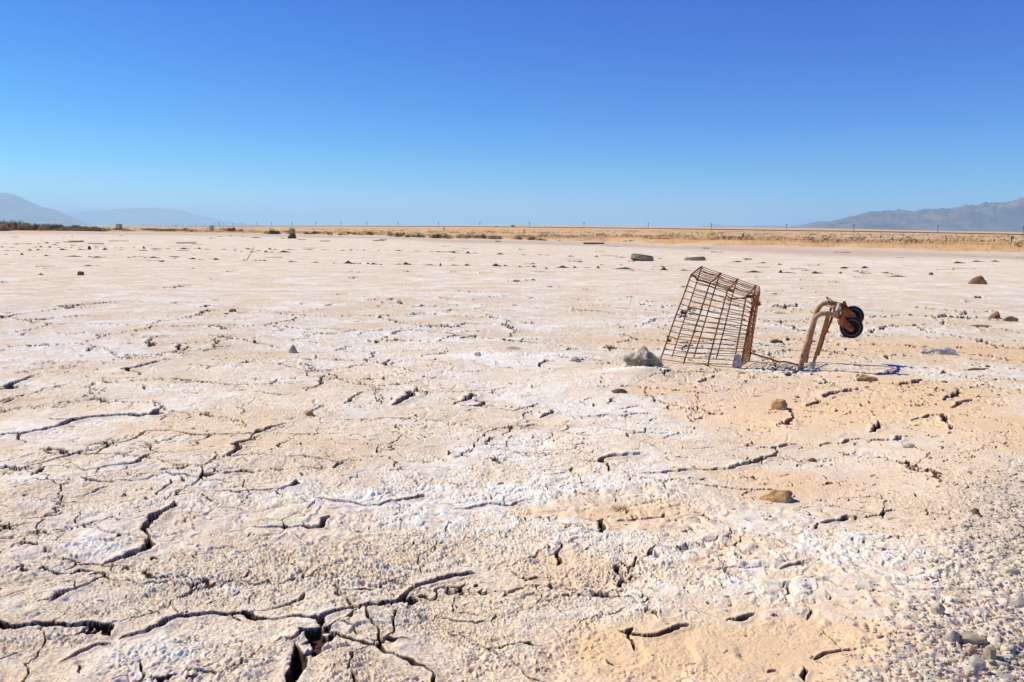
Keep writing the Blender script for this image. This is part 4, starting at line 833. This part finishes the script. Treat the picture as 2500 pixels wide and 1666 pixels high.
# dense belt of bushes at far left
for k in range(70):
    px=r5.uniform(-60,265); edge=float(Rb(azpx(px)))*math.cos(azpx(px)); 
    t=r5.random(); top=27-17*max(0,(px-30))/235
    kd_=r5.choice(('brown','dry','brown','olive')) if t<.6 else r5.choice(('green','green','olive'))
    Yd=edge+1+t*16; bush(px,Yd,r5.uniform(22,42),max(7,top*r5.uniform(.72,1.05))*(1 if t>.5 else .8),kd_,f'{kd_ if kd_!="dry" else "straw-coloured"} bush in the dense belt at the far left',f'{kd_} bushes in the belt at far left')
for k in range(26):
    px=r5.uniform(230,470); bush(px,r5.uniform(112,150),r5.uniform(12,30),r5.uniform(3,6.5),r5.choice(('dry','brown','olive')),'low dry bush thinning out right of the left bush belt','low dry bushes right of the belt')
for (px,Yd,wp,hp,kd_) in ((558,130,30,10,'olive'),(568,128,22,11,'green'),(590,130,20,7,'olive'),(661,92,24,13,'green'),(678,92,18,11,'green'),(668,94,30,9,'olive'),(713,92,22,9,'olive'),(718,130,18,12,'dry'),(720,128,14,9,'olive'),
   (760,92,30,7,'olive'),(775,93,22,8,'green'),(800,90,22,6,'olive'),(472,115,14,5,'olive'),(435,100,0,0,'dry')):
    if wp: bush(px,Yd,wp,hp,kd_,f'{kd_} bush on the golden strip beside the upright brown block',f'{kd_} bushes on the golden strip at the left')
for (u,v,wp,hp,kd_) in ((20,305,34,7,'olive'),(60,308,40,7,'dry'),(210,305,70,10,'olive'),(290,300,46,13,'green'),(360,302,50,12,'brown'),(430,305,60,12,'dry'),(490,308,30,8,'brown'),(570,298,70,14,'green'),(600,299,60,9,'olive'),
   (850,318,50,18,'dry'),(900,325,70,14,'olive'),(960,328,90,20,'green'),(1000,325,90,14,'brown'),(1030,300,50,12,'olive'),(1080,335,60,10,'brown'),(1130,335,80,14,'olive'),(1200,335,90,14,'green'),(1270,335,80,18,'olive'),(1310,337,60,12,'dry'),
   (1420,345,70,15,'olive'),(1480,343,110,22,'green'),(1540,345,70,14,'dry'),(1600,348,90,20,'brown'),(1660,350,90,17,'brown'),(1800,340,70,14,'dry'),(1890,348,130,20,'dry'),(1930,348,60,12,'olive'),(2020,350,80,16,'dry'),(2070,350,120,20,'olive'),(2150,352,80,14,'green'),(2240,356,100,14,'dry'),(2310,358,90,16,'brown')):
    px=800+u/5.602; py=520+v/5.602; Yd=G(px,py-.0).y; Yd=min(Yd,130); bush(px,Yd,wp/5.602*1.35,hp/5.602*3.6,kd_,f'{"straw-coloured" if kd_=="dry" else kd_} bush in the central row on the golden strip',f'{kd_} bushes in the central row')
for (u,v,wp,hp,kd_) in ((40,345,110,12,'dry'),(110,345,70,9,'olive'),(280,345,60,9,'olive'),(340,348,130,26,'olive'),(360,350,80,18,'green'),(500,352,90,16,'olive'),(570,355,120,22,'green'),(640,360,90,12,'olive'),(690,362,60,8,'dry'),
   (872,366,24,8,'green'),(1230,303,90,8,'olive'),(1370,297,70,10,'dry'),(1710,298,70,10,'olive'),(1645,378,20,4,'olive'),(1718,380,34,12,'brown'),(1800,380,50,8,'brown'),(1920,308,60,9,'dry'),(1990,305,50,8,'olive'),(2090,345,70,8,'brown'),(2200,305,80,12,'dry'),(2160,382,44,12,'brown'),(2220,385,60,10,'olive'),(2280,385,60,10,'olive'),(2040,305,60,7,'olive')):
    px=1200+u/5.348; py=520+v/5.348; Yd=min(G(px,py).y,140); bush(px,Yd,wp/5.348*1.2,hp/5.348*2.4,kd_,f'{"straw-coloured" if kd_=="dry" else kd_} bush on the golden strip left of the tyres',f'{kd_} bushes right of the centre')
for (u,v,wp,hp,kd_) in ((100,350,50,9,'dry'),(130,370,30,6,'green'),(180,372,60,9,'green'),(290,345,50,9,'olive'),(430,376,60,4,'olive'),(590,352,50,10,'olive'),(645,352,34,10,'dry'),(770,352,40,9,'olive'),(830,352,40,7,'dry'),(960,358,40,6,'olive'),(1065,358,20,10,'dry'),(1130,358,30,6,'dry'),(1240,360,100,5,'green'),
   (1430,335,40,4,'olive'),(1400,362,40,5,'olive'),(1610,373,40,6,'green'),(1690,365,40,6,'olive'),(1720,358,20,6,'olive'),(1870,335,30,6,'green'),(1855,372,40,6,'olive'),(1980,362,60,6,'olive'),(2040,362,40,12,'green'),(2050,365,60,6,'olive'),(2200,360,30,7,'brown'),(2290,360,30,6,'olive'),(1750,425,30,7,'brown'),(880,370,60,4,'olive')):
    px=1660+u/2.801; py=460+v/2.801; Yd=min(G(px,py).y,150); bush(px,Yd,wp/2.801*1.1,hp/2.801*1.3,kd_,f'small {"straw-coloured" if kd_=="dry" else kd_} bush on the plain beyond the cart',f'small {kd_} bushes on the plain at the right')
# low scrub and dry grass nobody could count
def scrub(n_, name, mat, label, rf, hf, wf, tri, seed, blade=False):
    r3=np.random.default_rng(seed); V=[];
    azs=r3.uniform(R(-40),R(42),n_); rs=rf(r3,azs,n_); x=rs*np.sin(azs); y=rs*np.cos(azs); z=H(x,y)
    keepm = fbm(x*.06,y*.06,130+seed,3)>.42 if not blade else fbm(x*.25,y*.25,131,3)>.36
    for a,b_,c_,ok in zip(x,y,z,keepm):
        if not ok: continue
        w_,h_=wf(r3),hf(r3)
        p=np.stack([r3.normal(0,w_*.3,tri),r3.normal(0,w_*.3,tri),r3.uniform(0,h_*.7,tri) if not blade else np.zeros(tri)],1)
        d1=r3.normal(0,1,(tri,3)); d1[:,2]=np.abs(d1[:,2])*(2.2 if blade else 1); d1*=h_*(.33 if not blade else .4)
        d2=r3.normal(0,1,(tri,3))*h_*(.22 if not blade else .05)
        V.append(np.stack([p,p+d1,p+d2],1).reshape(-1,3)+np.array([a,b_,c_]))
    V=np.concatenate(V); F=np.arange(len(V)).reshape(-1,3); tag(obj(name,np_mesh(name,V,F),mat),label,None,None,'stuff')
edge_r=lambda azs: np.interp(azs,AZB,RB)
scrub(16000,'dry_grass',M_gold,'golden dry grass on the strip behind the salt flat',lambda r3,a,n_: edge_r(a)+.3+34*r3.random(n_)**1.6,lambda r3:r3.uniform(.06,.17),lambda r3:.25,6,1,True)
scrub(800,'low_scrub',M_lolive,'low olive scrub dotted over the far plain',lambda r3,a,n_: edge_r(a)+6+320*r3.random(n_)**1.5,lambda r3:r3.uniform(.12,.32),lambda r3:r3.uniform(.5,1.8),26,2)
scrub(350,'low_scrub',M_lbrown,'low brown scrub dotted over the far plain',lambda r3,a,n_: edge_r(a)+5+320*r3.random(n_)**1.5,lambda r3:r3.uniform(.1,.26),lambda r3:r3.uniform(.5,1.8),24,3)
scrub(1100,'low_scrub',M_ldry,'low straw-coloured scrub dotted over the far plain',lambda r3,a,n_: edge_r(a)+2+260*r3.random(n_)**1.4,lambda r3:r3.uniform(.12,.3),lambda r3:r3.uniform(.5,1.6),26,4)

# ------------------------------------------------------------------ blocks, signs, railway bank, poles
def block(px, Yd, wpx, hpx, body, label, top=M_white):
    p=at(px,Yd); W=wpx/FPX*Yd; Hh=hpx/FPX*Yd; rz=Matrix.Rotation(R(-28),3,'Z')
    e=empty('concrete_block',p); tag(e,label,'block','concrete blocks beyond the flat')
    m_=MB(p); m_.box(p+Vector((0,0,Hh*.46)),W*.92,W*.7,Hh*.92,rz); m_.build('body',body,e,False)
    m_=MB(p); m_.box(p+Vector((0,0,Hh*.96)),W,W*.76,Hh*.08,rz); m_.box(p+rz@Vector((-W*.475,0,0))+Vector((0,0,Hh*.46)),W*.05,W*.76,Hh*.92,rz); m_.build('white_edge',top,e,False)
block(298,178,12.5,12.5,M_conc,'largest pale concrete block, white topped, standing right of the left bush belt')
block(192,172,7.5,9,M_conc,'small concrete block half hidden behind the left bushes')
block(521.5,132,8.5,13.5,M_conc,'narrow upright brown concrete block left of the central bushes')
p=at(481,130); m_=MB(p); m_.box(p+Vector((0,0,.12)),.28,.2,.22); tag(m_.build('concrete_block',M_white,None,False,p),'tiny white block lying left of the upright brown block','block','concrete blocks beyond the flat')
# sign posts
def sign(px, Yd, ytop, pw, ph, mat, label, two=False):
    p=at(px,Yd); zt=EYE+(hzpx(px)-ytop)/FPX*Yd; W=pw/FPX*Yd; Hh=ph/FPX*Yd
    e=empty('sign_post',p); tag(e,label,'sign'); m_=MB(p); m_.tube([p-Vector((0,0,.1)),Vector((p.x,p.y,zt-Hh*.1))],.035,6); m_.build('post',M_wood,e,False)
    m_=MB(p)
    if two:
        for s_ in (-1,1): m_.box(Vector((p.x+s_*W*.33,p.y-.06,zt-Hh/2)),W*.34,.03,Hh)
    else: m_.box(Vector((p.x,p.y-.06,zt-Hh/2)),W,.03,Hh)
    m_.build('panel',mat,e,False); return e
sign(1083.5,145,555,5,7,M_sign,'thin white sign split in two strips on a post, left of the centre',True)
e=sign(2457,48,577,6.5,7,M_dark,'small dark square sign on a thin post near the right edge'); 
p=at(2457,48); m_=MB(p); zt=EYE+(hzpx(2457)-577)/FPX*48; m_.box(Vector((p.x,p.y-.08,zt-.10)),.10,.01,.11); m_.build('plate',M_conc,e,False)
p=at(1277,80); m_=MB(p); m_.tube([p,p+Vector((.03,0,.72))],.03,6); m_.tube([p+Vector((-.13,0,.62)),p+Vector((.15,0,.55))],.022,6); tag(m_.build('stake',M_wood,None,False,p),'thin wooden stake with a short crosspiece behind the bushes at the centre','stake')
# railway bank: long low ballast ridge
line=[]
for a,b_,zc in zip(LX,LD,ZL):
    x=(a-1250)/FPX*b_; line.append(Vector((x,b_,zc)))
line=[line[0]+(line[0]-line[1])*2]+line+[line[-1]+(line[-1]-line[-2])*3]
ld=catmull(line,8)
def ridge(off, half0, half1, z0, z1):
    vs_=[];fs_=[]
    for i,p in enumerate(ld):
        t=(ld[min(i+1,len(ld)-1)]-ld[max(i-1,0)]); t.z=0; t.normalize(); nn_=Vector((-t.y,t.x,0))
        for o1,zz in ((-half1,z0),(-half0,z1),(half0,z1),(half1,z0)): vs_.append(p+nn_*(o1+off)+Vector((0,0,zz)))
    for i in range(len(ld)-1):
        for k in range(3): fs_.append([i*4+k,i*4+k+1,i*4+5+k,i*4+4+k])
    return vs_,fs_
mb=MB(); mb.add(*ridge(0,2.2,4.5,-1.4,-.25)); tag(mb.build('railway_embankment', simple('track_ballast',(.075,.055,.045),(.13,.095,.075),.4,.95),None,False),kind='structure')
mb=MB(); mb.add(*ridge(-.75,.05,.06,-.25,-.02)); mb.add(*ridge(.75,.05,.06,-.25,-.02)); o=mb.build('railway_track',M_dark,None,False); tag(o,kind='structure')
PX=[357,361,366,370,378,388,398,411,427,440,453,468,485.5,505,528,550,573,595,630,667,716,774,834,897,972.5,1070,1170,1290,1421.6,1577,1729.6,1911,2073.5,2277,2483]
pme=None
def lineat(px):
    Yd=float(np.interp(px,LX,LD)); zc=float(np.interp(px,LX,ZL)); return Yd,zc
mp=MB(); mp.tube([Vector((0,0,-1.5)),Vector((0,0,8.2))],[.27,.20],6); me_pole=None
mc=MB(); mc.box(Vector((0,-.2,7.3)),2.9,.3,.34); 
mc2=MB(); mc2.box(Vector((0,-.2,6.2)),2.3,.3,.3)
mi=MB()
for s_ in (-1.3,-.8,.8,1.3): mi.box(Vector((s_,-.2,7.5)),.12,.12,.22)
proto=None; HP=[19,17,17,17,17,16.5,16,14,13.5,13]
for k,px in enumerate(PX[::-1]):
    Yd,zc=lineat(px); Yd-=6; x=(px-1250)/FPX*Yd
    hp=float(np.interp(px,[357,427,528,630,834,1170,1577,2483],[5.5,7,8.5,10.5,12,12.5,15,21])) ; tot=hp/FPX*Yd
    loc=(x,Yd,zc-.9); sc_=tot/8.2*1.0
    if proto is None:
        e=empty('utility_pole',loc); mp.build('pole',M_pole,e,False); mc.build('crossarm',M_pole,e,False); mc2.build('crossarm',M_pole,e,False); mi.build('insulators',M_dark,e,False); proto=e; kids=list(e.children)
    else:
        e=proto.copy(); col.objects.link(e); e.location=loc
        for ch in kids: c_=ch.copy(); col.objects.link(c_); c_.parent=e
    e.scale=(sc_,sc_,sc_); e.rotation_euler=(0,0,R(12))
    where='distant' if px<560 else ('middle-distance' if px<1500 else 'nearer')
    if px>2400: lab='utility pole nearest the right edge, in front of the mountains'; gp=None
    elif px>2200: lab='second utility pole from the right edge, in front of the mountains'; gp=None
    elif px>2000: lab='utility pole at the foot of the right mountains, above the cart wheels'; gp=None
    elif px>1850: lab='utility pole where the right mountains begin, right of the basket'; gp=None
    elif px>1700: lab='utility pole on the horizon straight above the basket'; gp=None
    else: lab=f'{where} utility pole in the line along the railway on the horizon'; gp=None
    tag(e,lab,'utility pole','utility poles along the railway')
Yd,zc=lineat(540); x=(540-1250)/FPX*Yd; m_=MB((x,Yd,zc-.5)); 
hh=10.5/FPX*Yd
m_.box((x,Yd,zc-.5+hh*.3),1.5,1.5,hh*.6); m_.tube([(x,Yd,zc),(x,Yd,zc+hh)],.35,6); m_.box((x,Yd,zc+hh*.95),2.0,1.2,1.6); m_.box((x,Yd,zc+hh*.55),1.9,1.2,.5)
tag(m_.build('signal_mast',M_dark,None,False,(x,Yd,zc-.5)),'thick dark signal mast standing among the distant poles at left','signal mast')
# trees on the line
def tree(px, hpx, wpx, label):
    Yd,zc=lineat(px); x=(px-1250)/FPX*Yd; e=empty('tree',(x,Yd+4,zc-.6)); tag(e,label,'tree','trees on the railway line')
    W=wpx/FPX*Yd; Hh=hpx/FPX*Yd; m_=MB(); m_.tube([(0,0,-.5),(0.1,0,Hh*.4),(.2,0,Hh*.7)],[.3,.2,.08],6); m_.build('trunk',M_wood,e,False)
    o=obj('crown',CL['green',1],None,e); o.scale=(W,W*.8,Hh*.95); o.location=(0,0,.2)
tree(1252,6.5,12,'green bushy tree on the horizon near the centre'); tree(1212,3,9,'low dark tree left of the bushy tree on the horizon'); tree(1416,2.5,5,'tiny dark bush left of a utility pole on the horizon'); tree(434,4,4,'small dark round bush among the distant poles')
p=at(56,103); m_=MB(p)
for k in range(26): 
    a=Vector((p.x+r5.uniform(-.7,.7),p.y+r5.uniform(-.3,.3),p.z+r5.uniform(0,.25))); m_.tube([a,a+Vector((r5.uniform(-.5,.5),r5.uniform(-.2,.2),r5.uniform(-.08,.15)))],.03,5)
tag(m_.build('brushwood_pile',M_clod,None,False,p),'heap of dark dead branches in front of the left bush belt','brushwood')
p=G(603,635); m_=MB(p); m_.tube([p,p+Vector((.10,0,.16)),p+Vector((.2,.02,.34))],[.011,.008,.005],5); tag(m_.build('stick',M_wood,None,False,p),'thin bent stick poking up from the nearest mud row at left','stick')

# ------------------------------------------------------------------ mountains and air
def range_(name, crest, D, depth, mat, seed, gull=.35, na=420, nd=60):
    xs=np.array([c_[0] for c_ in crest],float); hh=np.array([c_[1] for c_ in crest],float)/FPX*D
    A=np.linspace(azpx(xs[0]),azpx(xs[-1]),na); px=1250+np.tan(A)*FPX; ch=np.interp(px,xs,hh)
    ch=ch*(1+.05*(fbm(px*.06,px*0+seed,seed,3)-.5)+.02*(fbm(px*.3,px*0+seed,seed+1,2)-.5))
    dd=np.linspace(0,1,nd); V=np.zeros((nd,na,3))
    for i,t in enumerate(dd):
        rr3=(D-depth*.5+depth*t)/np.cos(A)
        x=rr3*np.sin(A); y=rr3*np.cos(A)
        prof=np.sin(np.pi*min(t,1))**.8 if t<.5 else np.sin(np.pi*t)**.8
        s_=1/ (D*.028)
        rd=(1-np.abs(2*vn(x*s_*1.0+seed,y*s_*.7,seed+2)-1))*.5+(1-np.abs(2*vn(x*s_*2.3,y*s_*1.6,seed+3)-1))*.28+(1-np.abs(2*vn(x*s_*5,y*s_*4,seed+4)-1))*.16
        w4=1-np.abs(2*t-1)**1.0
        V[i]=np.stack([x,y,ch*prof*(1+gull*(rd-.55)*(1-w4*.75)*2)-6],1)
    idx_=np.arange(nd*na).reshape(nd,na); F=np.stack([idx_[:-1,:-1],idx_[:-1,1:],idx_[1:,1:],idx_[1:,:-1]],-1).reshape(-1,4)
    me_=np_mesh(name,V.reshape(-1,3),F); me_.polygons.foreach_set('use_smooth',[True]*len(me_.polygons)); return tag(obj(name,me_,mat),kind='structure')
M_mt=simple('bare_desert_rock',(.05,.03,.035),(.19,.12,.10),.0022,.95,.35,.65)
# crest: (photo x, pixels above the horizon)
range_('mountains',[(1905,0),(1960,11),(2020,21),(2070,32),(2110,40),(2150,43),(2180,45),(2205,42),(2240,44),(2290,50),(2330,55),(2370,58),(2420,60),(2455,63),(2475,68),(2500,69),(2560,71),(2650,72),(2800,70),(3000,72),(3300,60)],11000,4600,M_mt,1,1.0,620,110)
range_('hills',[(1860,0),(1900,8),(1940,15),(1975,22),(2010,24),(2060,27),(2120,30),(2200,33),(2400,30)],15000,2600,M_mt,5,.3,240,40)
range_('hills',[(1600,0),(1680,8),(1740,13),(1800,11),(1860,14),(1960,10),(2000,0)],20000,3000,M_mt,6,.2,200,30)
range_('mountains',[(-900,40),(-600,66),(-300,68),(-120,74),(-40,77),(0,75),(40,70),(60,66),(85,54),(110,45),(150,34),(180,22),(205,12),(240,0)],19000,6500,M_mt,8,.35,420,70)
range_('hills',[(60,0),(120,22),(180,29),(230,36),(290,39),(350,41),(390,43),(430,39),(460,34),(500,26),(530,18),(570,11),(640,4),(720,0)],31000,5000,M_mt,10,.25,260,40)
hz = bpy.data.materials.new('air'); hz.use_nodes=True; hn=hz.node_tree; hn.nodes.clear()
pv=hn.nodes.new('ShaderNodeVolumePrincipled'); pv.inputs['Color'].default_value=(.45,.76,.98,1); pv.inputs['Density'].default_value=6.8e-5; pv.inputs['Anisotropy'].default_value=0.1
ho=hn.nodes.new('ShaderNodeOutputMaterial'); hn.links.new(pv.outputs[0],ho.inputs['Volume'])
mb=MB(); zb_=float(Z.min())-1.0; zt_=800.0; mb.box((0,0,(zb_+zt_)/2),98000,98000,zt_-zb_)
tag(mb.build('haze',hz,None,False),kind='stuff')
